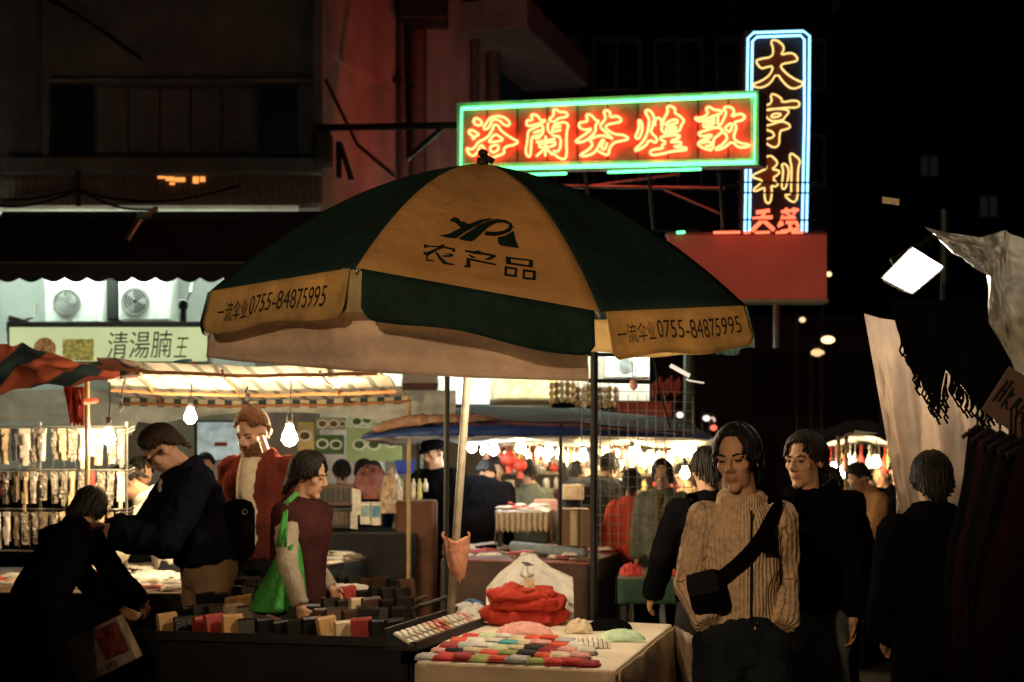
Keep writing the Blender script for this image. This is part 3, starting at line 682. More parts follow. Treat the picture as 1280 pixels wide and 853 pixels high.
def valance_text(k, a0, a1, b0, b1, flip=False):
    tot = MB()
    v1, f1 = text_mesh('一流伞业', 1.0); v2, f2 = text_mesh('0755-84875995', 1.0)
    for v, f, x0, x1, y0, y1 in ((v1, f1, 0, .275, -.1, .92), (v2, f2, .30, 1, 0, 1)):
        w_ = max(q[0] for q in v); h_ = max(q[1] for q in v); pts = []
        for x, y, z in v:
            a = a0 + (a1 - a0) * (x0 + (x1 - x0) * x / w_); b = b1 + (b0 - b1) * (y0 + (y1 - y0) * y / h_)
            p = valance(k, a, b); n_ = (valance(k, a + .01, b) - p).cross(valance(k, a, b + .02) - p).normalized()
            if n_.dot(p - Vector((0, 0, CZ))) > 0: n_ = -n_
            pts.append(p + n_ * .0045)
        tot.add(pts, f)
    tot.build('lettering', mat('stamped_ink', (.03, .022, .015), .8, nz=None), um)
valance_text(0, .10, .88, .28, .72); valance_text(2, .05, .93, .25, .66)
# cloth sheet hung inside the umbrella's front edge
um2 = thing('rain_sheet', 'beige cloth sheet hung inside the front of the umbrella', 'cloth', (rim[1] + rim[2]) / 2)
def inset(p, k): c = Vector((apex.x, apex.y, p.z)); return c + (p - c) * k
SL = [P(264, 392, rim[0].y + .10), P(300, 390, rim[0].y - .06), P(420, 385, rim[1].y + .14), P(470, 388, rim[1].y + .12), P(600, 402, rim[1].y + .2), P(734, 420, rim[2].y + .13)]
SB = [P(258, 447, rim[0].y + .10), P(300, 452, rim[0].y - .06), P(420, 462, rim[1].y + .16), P(470, 466, rim[1].y + .14), P(600, 473, rim[1].y + .22), P(736, 477, rim[2].y + .15)]
def poly_at(l, a):
    x = a * (len(l) - 1); i = min(int(x), len(l) - 2); return l[i].lerp(l[i + 1], x - i)
def sheet(a, b):
    p = poly_at(SL, a).lerp(poly_at(SB, a), b)
    nz_ = noise.noise(Vector((a * 7, b * 1.3, 3))) * .014 + noise.noise(Vector((a * 3 + b * 1.5, b * 5, 8))) * .014 + .006 * math.sin(b * 9 + a * 6)
    return p + Vector((.15, -1, 0)) * nz_
m = MB(); m.grid(sheet, 70, 14); beige = mat('beige_sheet', (.66, .53, .44), .85, nz=(2.5, .4), bump=(25, .01), transl=.16)
m.build('sheet', beige, um2, smooth=True, solid=.002)
m = MB(); m.tube([poly_at(SL, i / 20) + Vector((0, .01, .012)) for i in range(21)], .008, 6); m.build('hem_cord', grey_steel, um2)
m = MB(); m.plate([inset(rim[1], .985) - Vector((.07, 0, .0)), inset(rim[1], .985) + Vector((.08, 0, -.02)), inset(rim[1], .985) + Vector((.08, 0, -.19)), inset(rim[1], .985) + Vector((-.07, 0, -.19))], (0, .004, 0)); m.build('corner_flap', mat('cream_cloth', (.55, .45, .27), .8, transl=.3), um2)
# ================================================================== people
skin_m = mat('skin', (.52, .30, .19), .55, nz=(14, .12), bump=(140, .001))
skin_pale = mat('skin_pale', (.62, .36, .25), .55, nz=(14, .12), bump=(140, .001))
lip_m = mat('lips', (.40, .19, .13), .5, nz=None)
hair_black = mat('hair_black', (.010, .008, .007), .62, nz=(60, .4)); hair_ginger = mat('hair_ginger', (.16, .065, .025), .5, nz=(60, .4)); hair_brown = mat('hair_brown', (.03, .017, .01), .45, nz=(60, .4))
eye_m = mat('eye_dark', (.008, .006, .005), .2, nz=None)
def fab(name, col, rough=.9, b=(70, .006), nz=(5, .3)): return mat('cloth_' + name, col, rough, nz=nz, bump=b, spec=0)
navy = fab('navy', (.010, .012, .020)); blk = fab('black', (.005, .005, .006)); charcoal = fab('charcoal', (.03, .03, .033)); khaki = fab('khaki', (.34, .24, .14)); denim = fab('denim', (.03, .045, .07), nz=(3, .7)); lightdenim = fab('grey_denim', (.10, .12, .13), nz=(3, .6))
redsuede = fab('red_suede', (.13, .032, .024)); cream = fab('cream', (.60, .52, .40)); maroon = fab('maroon', (.055, .020, .020)); beigek = fab('beige_knit', (.36, .32, .25)); redtop = fab('red', (.50, .07, .04)); tan = fab('tan', (.42, .23, .11)); white = fab('white', (.7, .68, .62)); brownf = fab('brown', (.10, .055, .03)); oliveg = fab('grey_green', (.13, .14, .11))
def knit():
    m = mat('ribbed_knit', (.66, .48, .31), .9, nz=(50, .35)); T = m.node_tree; N = T.nodes; Lk = T.links.new
    a = N.new('ShaderNodeAttribute'); a.attribute_name = 'rib'
    s = N.new('ShaderNodeMath'); s.operation = 'SINE'; Lk(a.outputs['Fac'], s.inputs[0])
    t = N.new('ShaderNodeTexNoise'); t.inputs['Scale'].default_value = 110; tc = N.new('ShaderNodeTexCoord'); Lk(tc.outputs['Object'], t.inputs['Vector'])
    ad = N.new('ShaderNodeMath'); ad.operation = 'MULTIPLY_ADD'; ad.inputs[1].default_value = .8; Lk(t.outputs['Fac'], ad.inputs[0]); Lk(s.outputs[0], ad.inputs[2])
    bp = N.new('ShaderNodeBump'); bp.inputs['Distance'].default_value = .0022; bp.inputs['Strength'].default_value = .8; Lk(ad.outputs[0], bp.inputs['Height']); Lk(bp.outputs[0], N['Principled BSDF'].inputs['Normal'])
    return m
knitm = knit()

class Person:
    def __init__(s, label, u, Y, yaw=0, H=1.72, lean=0, tilt=0, twist=0, head=(0, 0, 0), armL=None, armR=None, legs=None, skin=None, vox=.011, girth=1.0, hands=True, vtop=None, group=None):
        s.k = H / 1.74; s.vox = vox; s.g = girth
        x = (u - 640) * Y / F
        s.root = thing('person', label, 'person', (x, Y, 0), group); s.root.rotation_euler = (0, 0, math.radians(yaw)); s.root.scale = (s.k, s.k, s.k)
        R = Matrix.Rotation(math.radians(twist), 3, 'Z') @ Matrix.Rotation(math.radians(tilt), 3, 'Y') @ Matrix.Rotation(math.radians(lean), 3, 'X')
        s.R = R; s.piv = Vector((0, 0, .98))
        s.NB = s.ub((0, .012, 1.46)); hp, hy, hr = [math.radians(a) for a in head]
        s.RH = R @ Matrix.Rotation(hy, 3, 'Z') @ Matrix.Rotation(hp, 3, 'X') @ Matrix.Rotation(hr, 3, 'Y')
        s.HC = s.NB + s.RH @ Vector((0, -.012, .158))
        s.sh = {q: s.ub((q * .160 * (.5 + .5 * girth), .005, 1.388)) for q in (1, -1)}
        def arm(q, a):
            if a: return [Vector(p) for p in a]
            e = s.sh[q] + R @ Vector((q * .06, .03, -.27)); return [e, e + R @ Vector((q * .005, -.06, -.25))]
        s.arm = {1: arm(1, armL), -1: arm(-1, armR)}      # +1: the person's left (+x)
        lg = legs or {}
        s.leg = {q: [Vector((q * .085, 0, .90))] + [Vector(p) for p in lg.get(q, ((q * .10, -.015, .49), (q * .105, .02, .08)))] for q in (1, -1)}
        s.body(skin or skin_m, hands)
    def ub(s, p):
        p = Vector(p); f = min(1, max(0, (p.z - .86) / .2)); q = s.piv + s.R @ (p - s.piv)
        return p.lerp(q, f)
    def hp(s, p): return s.HC + s.RH @ Vector(p)
    def torso(s, mb, t=0, hem=.84, top=1.475, belly=0):
        g = s.g; R = [(.80, .12, .09, 0), (.92, .165, .115, 0), (1.08, .145 + belly * .3, .105 + belly, -belly * .6), (1.22, .155 + belly * .2, .112 + belly * .7, -belly * .4), (1.33, .168, .118, -.004), (1.39, .158, .098, .004), (1.43, .112, .080, .01), (1.475, .066, .060, .012)]
        zz = [r[0] for r in R]; rs = []
        for z in np.linspace(hem, top, 12):
            a = [float(np.interp(z, zz, [r[i] for r in R])) for i in (1, 2, 3)]
            rs.append(((0, a[2], z), a[0] * g + t, a[1] * g + t))
        mb.rings(rs, 20, M=s.ub)
        if t and top > 1.3:   # rounded shoulder caps
            for q in (1, -1): mb.ell(s.sh[q] + s.R @ Vector((0, 0, -.005)), (.053 + t, .057 + t, .052 + t), 12, 8)
    def sleeve(s, mb, t, q, frac=1.0, flare=0):
        a, b, c = s.sh[q], s.arm[q][0], s.arm[q][1]
        pts = [a, a.lerp(b, .5), b, b.lerp(c, .5), b.lerp(c, .97)]; r = [.056 + t, .050 + t, .043 + t, .038 + t + flare, .031 + t + flare]
        if frac < 1: pts = [a, a.lerp(b, frac), a.lerp(b, frac * 1.6)]; r = [.058 + t, .054 + t, .052 + t]
        mb.tube(chaikin(pts, False, 1), list(np.interp(np.linspace(0, 1, len(chaikin(pts, False, 1))), np.linspace(0, 1, len(r)), r)), 12)
        mb.ell(pts[-1] if frac < 1 else b, (r[2],) * 3, 10, 8)
    def body(s, skin, hands):
        mb = MB(); s.torso(mb, -.004, hem=.86)
        mb.tube([s.ub((0, .012, 1.42)), s.NB + s.R @ Vector((0, 0, .02)), s.hp((0, .014, -.06)), s.hp((0, .01, 0))], [.068, .056, .054, .05], 12)
        for q in (1, -1):
            a, (b, c) = s.sh[q], s.arm[q]; mb.tube([a, a.lerp(b, .5), b, b.lerp(c, .35), c], [.05, .046, .038, .037, .026], 10); mb.ell(a, (.055,) * 3, 10, 8); mb.ell(b, (.039,) * 3, 10, 8)
            h, kn, an = s.leg[q]; mb.tube([h, h.lerp(kn, .5), kn, kn.lerp(an, .35), an], [.085, .07, .052, .052, .036], 10); mb.ell(h, (.088,) * 3, 10, 8)
            mb.tube([an, an + Vector((0, -.06, -.04)), an + Vector((q * .02, -.15, -.055))], [.04, .035, .022], 8)
            if hands: s.hand(mb, q)
        H = s.hp; M = s.RH
        E = lambda c, r: mb.ell(H(c), r, 14, 10, M)
        E((0, .015, .03), (.074, .094, .088)); E((0, -.028, -.045), (.055, .057, .076)); E((0, -.066, -.106), (.026, .021, .019)); E((.026, -.018, -.082), (.026, .044, .030)); E((-.026, -.018, -.082), (.026, .044, .030))
        for q in (1, -1):
            E((q * .040, -.050, -.020), (.025, .024, .026)); E((q * .03, -.079, .018), (.026, .010, .009)); E((q * .032, -.070, .002), (.016, .013, .010))
            E((q * .078, .012, -.012), (.010, .021, .031)); E((q * .012, -.094, -.036), (.010, .011, .009))
        mb.tube([H((0, -.084, .016)), H((0, -.098, -.012)), H((0, -.110, -.034))], [.009, .011, .0135], 8)
        E((0, -.080, -.061), (.024, .010, .006)); E((0, -.078, -.072), (.020, .011, .007))
        me = remesh(mb, s.vox, 4, .45); o = link('body', me, [skin, lip_m], s.root)
        n = len(me.polygons); ce = np.empty(n * 3); me.polygons.foreach_get('center', ce); ce = ce.reshape(-1, 3)
        L = np.array(s.RH.inverted()); loc = (ce - np.array(s.HC)) @ L.T
        idx = ((np.abs(loc[:, 0]) < .027 - np.abs(loc[:, 2] + .067) * .9) & (np.abs(loc[:, 2] + .067) < .012) & (loc[:, 1] < -.07)).astype(np.int32)
        me.polygons.foreach_set('material_index', idx)
        if s.vox < .0125:
            for q in (1, -1):
                m = MB(); m.ell(H((q * .032, -.0765, .001)), (.0145, .0088, .0056), 10, 6, M); m.build('eye', eye_m, s.root, world=False, smooth=True)
                m = MB(); m.tube([H((q * .014, -.089, .020)), H((q * .032, -.087, .026)), H((q * .050, -.073, .020))], [.0035, .005, .003], 6); m.build('eyebrow', hair_black, s.root, world=False, smooth=True)
    def hand(s, mb, q):
        b, c = s.arm[q]; d = (c - b).normalized(); toward = Vector((0, -1, 0)); side = d.cross(Vector((q, 0, 0)) if abs(d.x) < .7 else Vector((0, -1, 0))).normalized()
        nrm_ = side.cross(d).normalized()
        if nrm_.dot(Vector((-q, 0, -.3))) < 0: nrm_ = -nrm_
        if side.dot(toward) < 0: side = -side
        c1 = c + d * .045
        M = Matrix((side, nrm_, d)).transposed(); mb.ell(c1, (.040, .017, .055), 12, 8, M); mb.tube([c - d * .03, c + d * .02], [.028, .030], 8)
        for k, (w_, ln) in enumerate(((.030, .072), (.010, .080), (-.011, .075), (-.030, .058))):
            p0 = c + d * .082 + side * w_; sp = side * (w_ * .22)
            p1 = p0 + (d * .8 + nrm_ * .5).normalized() * ln * .5 + sp * .5; p2 = p1 + (d * .4 + nrm_ * .9).normalized() * ln * .5 + sp * .4
            mb.tube([p0 - d * .02, p0, p1, p2], [.0095, .0095, .0088, .007], 7)
        t0 = c + d * .03 + side * .030; mb.tube([t0, t0 + side * .03 + d * .025 + nrm_ * .012, t0 + side * .035 + d * .06 + nrm_ * .028], [.012, .011, .008], 7)
    def hair(s, m_, front=55, side=92, back=150, drop=0, thick=.014, n=240, seed=1, name='hair', parts=0):
        r = random.Random(seed); mb = MB(); H = s.hp; drop = max(drop, .008)
        def ext(a):   # a = 0 is the face
            f = abs(((a + math.pi) % (2 * math.pi)) - math.pi) / math.pi
            return math.radians(np.interp(f, [0, .16, .30, .52, .75, 1], [front, front + 3, side * .86, side, (side + back) / 2, back]))
        def pt(th, a, e=0):
            rr = (.076 + thick * .62 + e, .096 + thick * .8 + e, .089 + thick + e)
            return Vector((rr[0] * math.sin(th) * math.sin(a), .015 - rr[1] * math.sin(th) * math.cos(a), .03 + rr[2] * math.cos(th)))
        v = []
        K, J = 28, 9
        mb.grid(lambda x, y: H(pt(ext(x * 2 * math.pi) * y, x * 2 * math.pi, -.004 if y < .9 else -thick)), K, J)
        for i in range(n):
            a = 2 * math.pi * (i + r.random()) / n; T = ext(a) + r.uniform(-.10, .10); st = r.uniform(.0, .55); pts = []; sw = r.uniform(-.18, .18)
            for j in range(7):
                th = T * (st + (1 - st) * j / 6); e = r.uniform(-.004, .0045)
                if drop and th > math.pi / 2: p = pt(math.pi / 2, a + sw * j / 6, e) + Vector((0, 0, -(th - math.pi / 2) * .12))
                else: p = pt(th, a + sw * j / 6, e)
                pts.append(H(p))
            fa = abs(((a + math.pi) % (2 * math.pi)) - math.pi)
            if drop and fa > .75:
                for j in (1, 2, 3): q = pts[-1]; pts.append(q + s.RH @ Vector((0, 0, -drop / 3)) + s.RH @ Vector((r.uniform(-.006, .006), r.uniform(-.006, .006), 0)))
            N_ = len(pts); mb.tube(pts, [(.0062 if i_ < N_ - 2 else .004) if i_ < N_ - 1 else .002 for i_ in range(N_)], 5)
        return mb.build(name, m_, s.root, world=False, smooth=True)
    def top(s, name, m_, t=.018, hem=.93, sleeves=1.0, collar=.03, flare=0, wr=.010, belly=0, vox=None, seed=1, rib=False, sm=3):
        mb = MB(); s.torso(mb, t, hem=hem, top=1.46, belly=belly)
        if sleeves:
            for q in (1, -1): s.sleeve(mb, t * .9, q, sleeves, flare)
        if collar:
            mb.tube([s.ub((math.sin(a) * .068, .014 - math.cos(a) * .064, 1.462 + .012 * math.cos(a + math.pi))) + s.R @ Vector((0, 0, z)) for z in (0,) for a in [k * .3927 for k in range(16)]], collar, 8, True)
        me = remesh(mb, vox or max(.011, s.vox * 1.15), sm); wrinkle(me, wr, 9, seed, (1, 1, .6)); wrinkle(me, wr * .5, 22, seed + 3)
        o = link(name, me, m_, s.root)
        if rib:
            n = len(me.vertices); co = np.empty(n * 3); me.vertices.foreach_get('co', co); co = co.reshape(-1, 3)
            best = np.full(n, 9.); val = np.zeros(n); segs = [(s.ub((0, 0, 1.0)), s.ub((0, 0, 1.5)), .10, 1.0, 44)]
            for q in (1, -1): segs += [(s.sh[q], s.arm[q][0], 0, 1, 16), (s.arm[q][0], s.arm[q][1], 0, 1, 16)]
            for a, b, infl, _, cnt in segs:
                A_ = np.array(a); D = np.array(b) - A_; t_ = np.clip(((co - A_) @ D) / (D @ D), 0, 1); rel = co - (A_ + t_[:, None] * D)
                dist = np.linalg.norm(rel, axis=1) - infl; x_, y_ = frame(b - a); ang = np.arctan2(rel @ np.array(y_), rel @ np.array(x_))
                k_ = dist < best; best[k_] = dist[k_]; val[k_] = ang[k_] * cnt
            at = me.attributes.new('rib', 'FLOAT', 'POINT'); at.data.foreach_set('value', val.astype(np.float32))
        return o
    def front(s, name, m_, width=.055, z0=.98, z1=1.45, out=.028, seed=2):
        """strip of an inner garment showing between the open fronts of a jacket"""
        mb = MB(); R = []
        for z in np.linspace(z0, z1, 9): R.append(((0, -.05 - .004, z), width * (1 if z < 1.35 else .8), float(np.interp(z, [1.0, 1.3, 1.42, 1.46], [.06, .07, .055, .035])) * s.g + out))
        mb.rings(R, 16, M=s.ub); me = remesh(mb, .010, 2); wrinkle(me, .004, 18, seed); return link(name, me, m_, s.root)
    def trousers(s, m_, t=.012, name='trousers', waist=1.02, seed=4, ankle=.055):
        mb = MB(); s.torso(mb, t - .004, hem=.83, top=waist)
        for q in (1, -1):
            h, kn, an = s.leg[q]; mb.tube([h, h.lerp(kn, .5), kn, kn.lerp(an, .5), an + Vector((0, 0, -.01))], [.088 + t, .078 + t, .062 + t, .056 + t, ankle + t], 12); mb.ell(h, (.09 + t,) * 3, 10, 8); mb.ell(kn, (.062 + t,) * 3, 10, 8)
        me = remesh(mb, max(.014, s.vox * 1.2), 3); wrinkle(me, .010, 9, seed, (1, 1, .7)); link(name, me, m_, s.root)
        for q in (1, -1):
            an = s.leg[q][2]; m = MB(); m.rings([((0, 0, 0), .045, .13), ((0, 0, .03), .046, .13), ((0, .03, .06), .04, .09), ((0, .06, .09), .035, .05)], 14, M=lambda p: Vector((an.x + q * .01, an.y - .055, 0)) + p)
            m.build('shoe', mat('shoe_leather', (.02, .016, .014), .5), s.root, world=False, smooth=True)
    def px(s, p):   # local to image, for checks
        q = s.root.matrix_basis @ Vector(p); return ((q.x * F / q.y) + 640, HY - (q.z - CZ) * F / q.y)

# 1 --- man in the ribbed sweater
p = Person('man in a ribbed tan zip sweater, hands in his jeans pockets, looking to the left', 928, 5.45, 6, 1.73, lean=1, tilt=0, head=(7, -34, -4), vox=.0068, girth=.80, hands=False,
           armR=((-.195, .07, 1.13), (-.150, -.075, .985)), armL=((.19, .08, 1.13), (.140, -.075, .97)))
p.hair(hair_black, front=44, side=108, back=158, drop=.02, thick=.014, n=380, seed=3)
p.top('sweater', knitm, .015, hem=.965, collar=.026, flare=.008, wr=.007, vox=.0075, rib=True, sm=1)
p.trousers(fab('dark_jeans', (.022, .028, .036), nz=(3, .6)), .02)
m = MB()
def on_chest(pl, a, z, e=.0): q = pl.ub((0, 0, z)); return pl.ub((math.sin(a) * (.168 * pl.g + .028 + e), -math.cos(a) * (.118 * pl.g + .028 + e), z))
strap = [on_chest(p, a, z, .004) for a, z in ((1.35, 1.47), (.85, 1.46), (.5, 1.40), (.2, 1.31), (-.2, 1.235), (-.55, 1.185), (-.85, 1.15), (-.98, 1.13))]
mm = MB()
def ribbon(mb, pts, wv, th=.006):
    L_ = []
    for i, q in enumerate(pts):
        t_ = (pts[min(i + 1, len(pts) - 1)] - pts[max(i - 1, 0)]).normalized(); n_ = (q - Vector((0, .02, q.z))).normalized(); s_ = t_.cross(n_).normalized(); L_.append((q + s_ * wv, q - s_ * wv, n_))
    v = []
    for a, b, n_ in L_: v += [a, b, b + n_ * th, a + n_ * th]
    f = []
    for i in range(len(L_) - 1):
        for k in range(4): f.append((i * 4 + k, i * 4 + (k + 1) % 4, i * 4 + 4 + (k + 1) % 4, i * 4 + 4 + k))
    f += [(3, 2, 1, 0), tuple(len(v) - 4 + k for k in range(4))]
    mb.add(v, f)
sb = thing('shoulder_bag', 'black shoulder bag slung across the ribbed sweater', 'bag', p.root.location)
sb.rotation_euler = p.root.rotation_euler; sb.scale = p.root.scale
strap[0] = p.ub((.085, .05, 1.50)); strap.insert(1, p.ub((.095, -.05, 1.505)))
ribbon(mm, chaikin(strap[:], False, 2), .026); mm.build('strap', blk, sb, world=False, smooth=False)
m = MB(); c = on_chest(p, -.95, 1.11, .035)
M_ = Matrix.Rotation(math.radians(-38), 3, 'Z'); m.box(c, (.150, .075, .165), rz=math.radians(-38), ry=math.radians(-14)); bo = m.build('bag_body', blk, sb, world=False, bevel=.034)
m = MB(); m.box(c + M_ @ Vector((0, -.040, .038)), (.125, .012, .085), rz=math.radians(-38), ry=math.radians(-14)); m.build('flap', fab('nylon', (.016, .016, .019), .6), sb, world=False, bevel=.005)
m = MB(); q = on_chest(p, .36, 1.37, .012); ribbon(m, [q, on_chest(p, .37, 1.31, .014), on_chest(p, .37, 1.26, .014)], .028); m.build('strap_tail', blk, sb, world=False)
m = MB(); m.tube([on_chest(p, .03 * 0, z, -.004) for z in np.linspace(1.0, 1.42, 9)], .004, 5); m.build('zip', steel, p.root, world=False)

# 2 --- friend behind him
p = Person('young man in black sweater and grey jeans close behind the ribbed sweater', 1010, 6.35, 4, 1.72, lean=0, head=(4, -48, 0), vox=.0078, girth=.90, armL=((.20, .03, 1.14), (.19, -.04, .90)), armR=((-.2, .03, 1.14), (-.19, -.04, .90)))
p.hair(hair_black, front=52, side=104, back=156, drop=.015, thick=.013, n=340, seed=5)
p.top('sweater', blk, .025, hem=.94, collar=.036, flare=.01); p.trousers(lightdenim, .018)
bp_ = thing('backpack', 'black backpack worn behind the young man in grey jeans', 'bag', (0, 0, 0))
c = p.root.location; m = MB(); m.box((c.x + .17, c.y + .26, 1.25), (.30, .16, .42), rz=.1); m.build('pack', blk, bp_, bevel=.05)
m = MB(); m.box((c.x + .17, c.y + .16, 1.18), (.22, .05, .22), rz=.1); m.build('pocket', blk, bp_, bevel=.02)
m = MB(); m.tube([(c.x + .1, c.y + .2, 1.44), (c.x + .12, c.y + .02, 1.50), (c.x + .13, c.y - .10, 1.40)], .018, 6); m.build('strap', blk, bp_)

# 3 --- dark back at the right
p = Person('person in a black coat seen from behind, walking into the market lane on the right', 1168, 5.85, 174, 1.63, lean=4, head=(10, 0, 0), vox=.011, girth=.92, armR=((-.215, .03, 1.12), (-.20, -.16, .95)), armL=((.215, .03, 1.12), (.20, -.12, .92)))
p.hair(hair_black, front=58, side=102, back=160, thick=.015, n=300, seed=8); p.top('coat', blk, .034, hem=.78, collar=.052, flare=.01); p.trousers(blk, .016)

# 4 --- man with glasses examining goods
p = Person('man with glasses in a dark jacket and khaki trousers examining a small box', 260, 8.0, -62, 1.86, lean=17, head=(26, -12, 0), vox=.0082, girth=1.05, skin=skin_pale,
           armR=((-.255, -.28, 1.12), (-.07, -.47, 1.13)), armL=((.235, -.28, 1.08), (.05, -.50, 1.13)))
p.hair(hair_brown, front=50, side=86, back=146, thick=.011, n=300, seed=9); p.top('jacket', navy, .038, hem=.97, collar=.042, flare=.012, wr=.013, belly=.02); p.trousers(khaki, .026)
p.front('shirt', white, .045, 1.1, 1.45, .03)
H = p.hp; m = MB()
for q in (1, -1): m.tube([H((q * .034 + math.cos(a) * .025, -.092 + abs(math.cos(a)) * .004, .002 + math.sin(a) * .018)) for a in [k * .524 for k in range(12)]], .0035, 5, True); m.tube([H((q * .058, -.088, .006)), H((q * .083, -.02, .006)), H((q * .086, .01, -.004))], .0035, 5)
m.tube([H((-.01, -.1, .004)), H((.01, -.1, .004))], .003, 5)
gl = m.build('glasses', mat('glasses_frame', (.01, .01, .01), .3), p.root, world=False)
m = MB()
for q in (1, -1): m.plate([H((q * .034 + math.cos(a) * .024, -.092, .002 + math.sin(a) * .017)) for a in [k * .524 for k in range(12)]], p.RH @ Vector((0, .002, 0)))
m.build('lens', mat('smoked_lens', (.015, .015, .02), .1, spec=.6, nz=None), gl, world=False)
m = MB(); c = p.root.matrix_basis @ Vector((-.0, -.58, 1.12)); m.box(c, (.075, .05, .12), rz=.6, rx=.4); m.box(c + Vector((-.02, -.022, .01)), (.04, .02, .05), rz=.6, rx=.4)
tag(m.build('package', mat('dark_red_card', (.09, .02, .02), .5), bevel=.004), 'small dark red box held by the man with glasses', 'box')
bg = thing('satchel', 'black bag hanging at the hip of the man with glasses', 'bag', p.root.location)
m = MB(); q = p.root.matrix_basis @ Vector((.33, .12, 1.04)); m.box(P(299, 662, 7.95), (.17, .16, .34), rz=.35); m.build('bag_body', blk, bg, bevel=.06)
m = MB(); m.tube([P(306 + 3 * math.cos(a), 640 + 3 * math.sin(a), 7.80) for a in [k * .785 for k in range(8)]], .003, 5, True); m.build('ring', grey_steel, bg)

# 5 --- bearded man in red suede
p = Person('ginger bearded man in a red suede jacket over a cream shirt', 326, 8.75, -20, 1.93, lean=2, head=(24, -6, 0), vox=.0082, skin=skin_pale, girth=1.1)
p.hair(hair_ginger, front=46, side=80, back=145, thick=.010, n=280, seed=11); p.top('jacket', redsuede, .03, hem=.9, collar=.036, flare=.01); p.trousers(charcoal, .02)
p.front('shirt', cream, .085, .98, 1.46, .060)
m = MB(); r_ = random.Random(4)
for i in range(170):
    a = r_.uniform(-1.35, 1.35); z = r_.uniform(-.115, -.04 - .02 * math.cos(a) ** 4 * (1 if abs(a) < .5 else 0)); z = min(z, -.078) if abs(a) < .38 else z
    b = Vector((.060 * math.sin(a), -.026 - .062 * math.cos(a), z)); m.tube([p.hp(b), p.hp(b + Vector((math.sin(a) * .006, -.008, -.010))), p.hp(b + Vector((math.sin(a) * .007, -.008, -.024)))], [.008, .007, .002], 5)
for i in range(20): x = r_.uniform(-.028, .028); m.tube([p.hp((x * .4, -.096, -.050)), p.hp((x, -.094, -.056 - abs(x) * .3))], [.006, .003], 5)
m.build('beard', hair_ginger, p.root, world=False, smooth=True)

# 6 --- woman with a green bag
p = Person('dark haired woman in a maroon vest and beige sweater carrying a green bag', 370, 7.6, 68, 1.64, lean=6, head=(8, 8, 0), vox=.0085,
           armR=((-.27, -.10, 1.14), (-.275, -.19, .90)), armL=((.25, .06, 1.12), (.22, -.1, .95)))
p.hair(hair_black, front=46, side=102, back=158, drop=.03, thick=.019, n=320, seed=13); p.top('sweater', beigek, .016, hem=.98, collar=.024, wr=.006); p.top('vest', maroon, .040, hem=.86, sleeves=0, collar=.034, seed=7, wr=.007); p.trousers(charcoal, .02)
gb = thing('carrier_bag', 'bright green carrier bag hanging from the shoulder of the woman in the vest', 'bag', P(350, 740, 7.35))
def bagfn(a, b):
    e = (a - .5) * (.05 + .27 * b ** .8); lf = P(350, 684, 7.30)
    return lf + Vector((e - .03 * b + .05 * (1 - b), .09 * abs(a - .5) * 2 + .03 * noise.noise(Vector((a * 4, b * 3, 2))) - .04 * math.sin(math.pi * a) * (.3 + b) + .016 * math.sin(a * 15 + b * 2) * (.35 + .65 * b), -.335 * b + .06 * (1 - b) * abs(a - .45)))
greenbag = mat('green_bag', (.06, .36, .065), .45, nz=(6, .3), bump=(11, .05), transl=.12)
m = MB(); m.grid(bagfn, 18, 16); m.build('bag_body', greenbag, gb, smooth=True, solid=.006)
m = MB(); m.tube([P(348, 684, 7.30), P(354, 655, 7.33), P(357, 630, 7.40), P(372, 616, 7.42)], .014, 6, flat=.5); m.tube([P(357, 684, 7.30), P(357, 655, 7.33), P(359, 630, 7.39)], .008, 6, flat=.5); m.build('handle', greenbag, gb, smooth=True)

# 7 --- silhouette leaning over the left stall
p = Person('dark silhouetted shopper leaning over the left stall, arm stretched to the goods', 50, 7.55, 155, 1.58, lean=42, head=(-4, 10, 0), vox=.011, girth=.96,
           armL=((.12, -.52, 1.02), (-.02, -.68, .84)), armR=((-.30, -.32, 1.06), (-.33, -.48, .90)))
p.hair(hair_black, front=56, side=110, back=160, drop=.04, thick=.020, n=170, seed=15); p.top('jacket', blk, .028, hem=.84, collar=.034, flare=.01); p.trousers(blk, .022)

# 8 --- stall keepers and browsers, farther back
def crowd(label, u, Y, yaw, H, jm, head=(8, 0, 0), lean=4, hm=None, tr=None, seed=1, armL=None, armR=None, hair=(52, 94, 150, 0), collar=.03, skin=None, topname='jacket', t=.03, girth=1, vox=.0125, tw=0):
    q = Person(label, u, Y, yaw, H, lean=lean, head=head, vox=vox, armL=armL, armR=armR, skin=skin, girth=girth, twist=tw)
    q.hair(hm or hair_black, *hair[:3], drop=hair[3], thick=.017, n=90, seed=seed); q.top(topname, jm, t, hem=.88, collar=collar, seed=seed, vox=.016); q.trousers(tr or charcoal, .018, seed=seed); return q
crowd('dark haired stall keeper in black beside the lit rack of packets', 168, 10.6, 60, 1.62, blk, (12, 0, 0), seed=21, hair=(50, 102, 155, .03))
p = crowd('browser in a white short sleeved shirt leaning behind the man with glasses', 214, 9.9, -70, 1.66, white, (30, 0, 0), 24, seed=22, topname='shirt', t=.022, armL=((.2, -.36, 1.02), (.12, -.5, .9)), armR=((-.2, -.36, 1.02), (-.1, -.52, .92)))
crowd('small dark figure seen against the bright shop window', 256, 13.6, 20, 1.66, charcoal, seed=23)
crowd('diner in black with cropped hair in front of the leafy menu board', 428, 12.9, 190, 1.60, blk, seed=24, lean=8)
crowd('diner in black under the round noodle dish of the green menu board', 452, 13.3, 165, 1.60, blk, seed=25)
crowd('rightmost diner with bobbed hair below the green menu board', 466, 13.0, 180, 1.58, navy, seed=26, hair=(55, 105, 155, .02))
crowd('pale vendor peering past the white column behind the capped man', 525, 12.4, 20, 1.50, cream, seed=27)
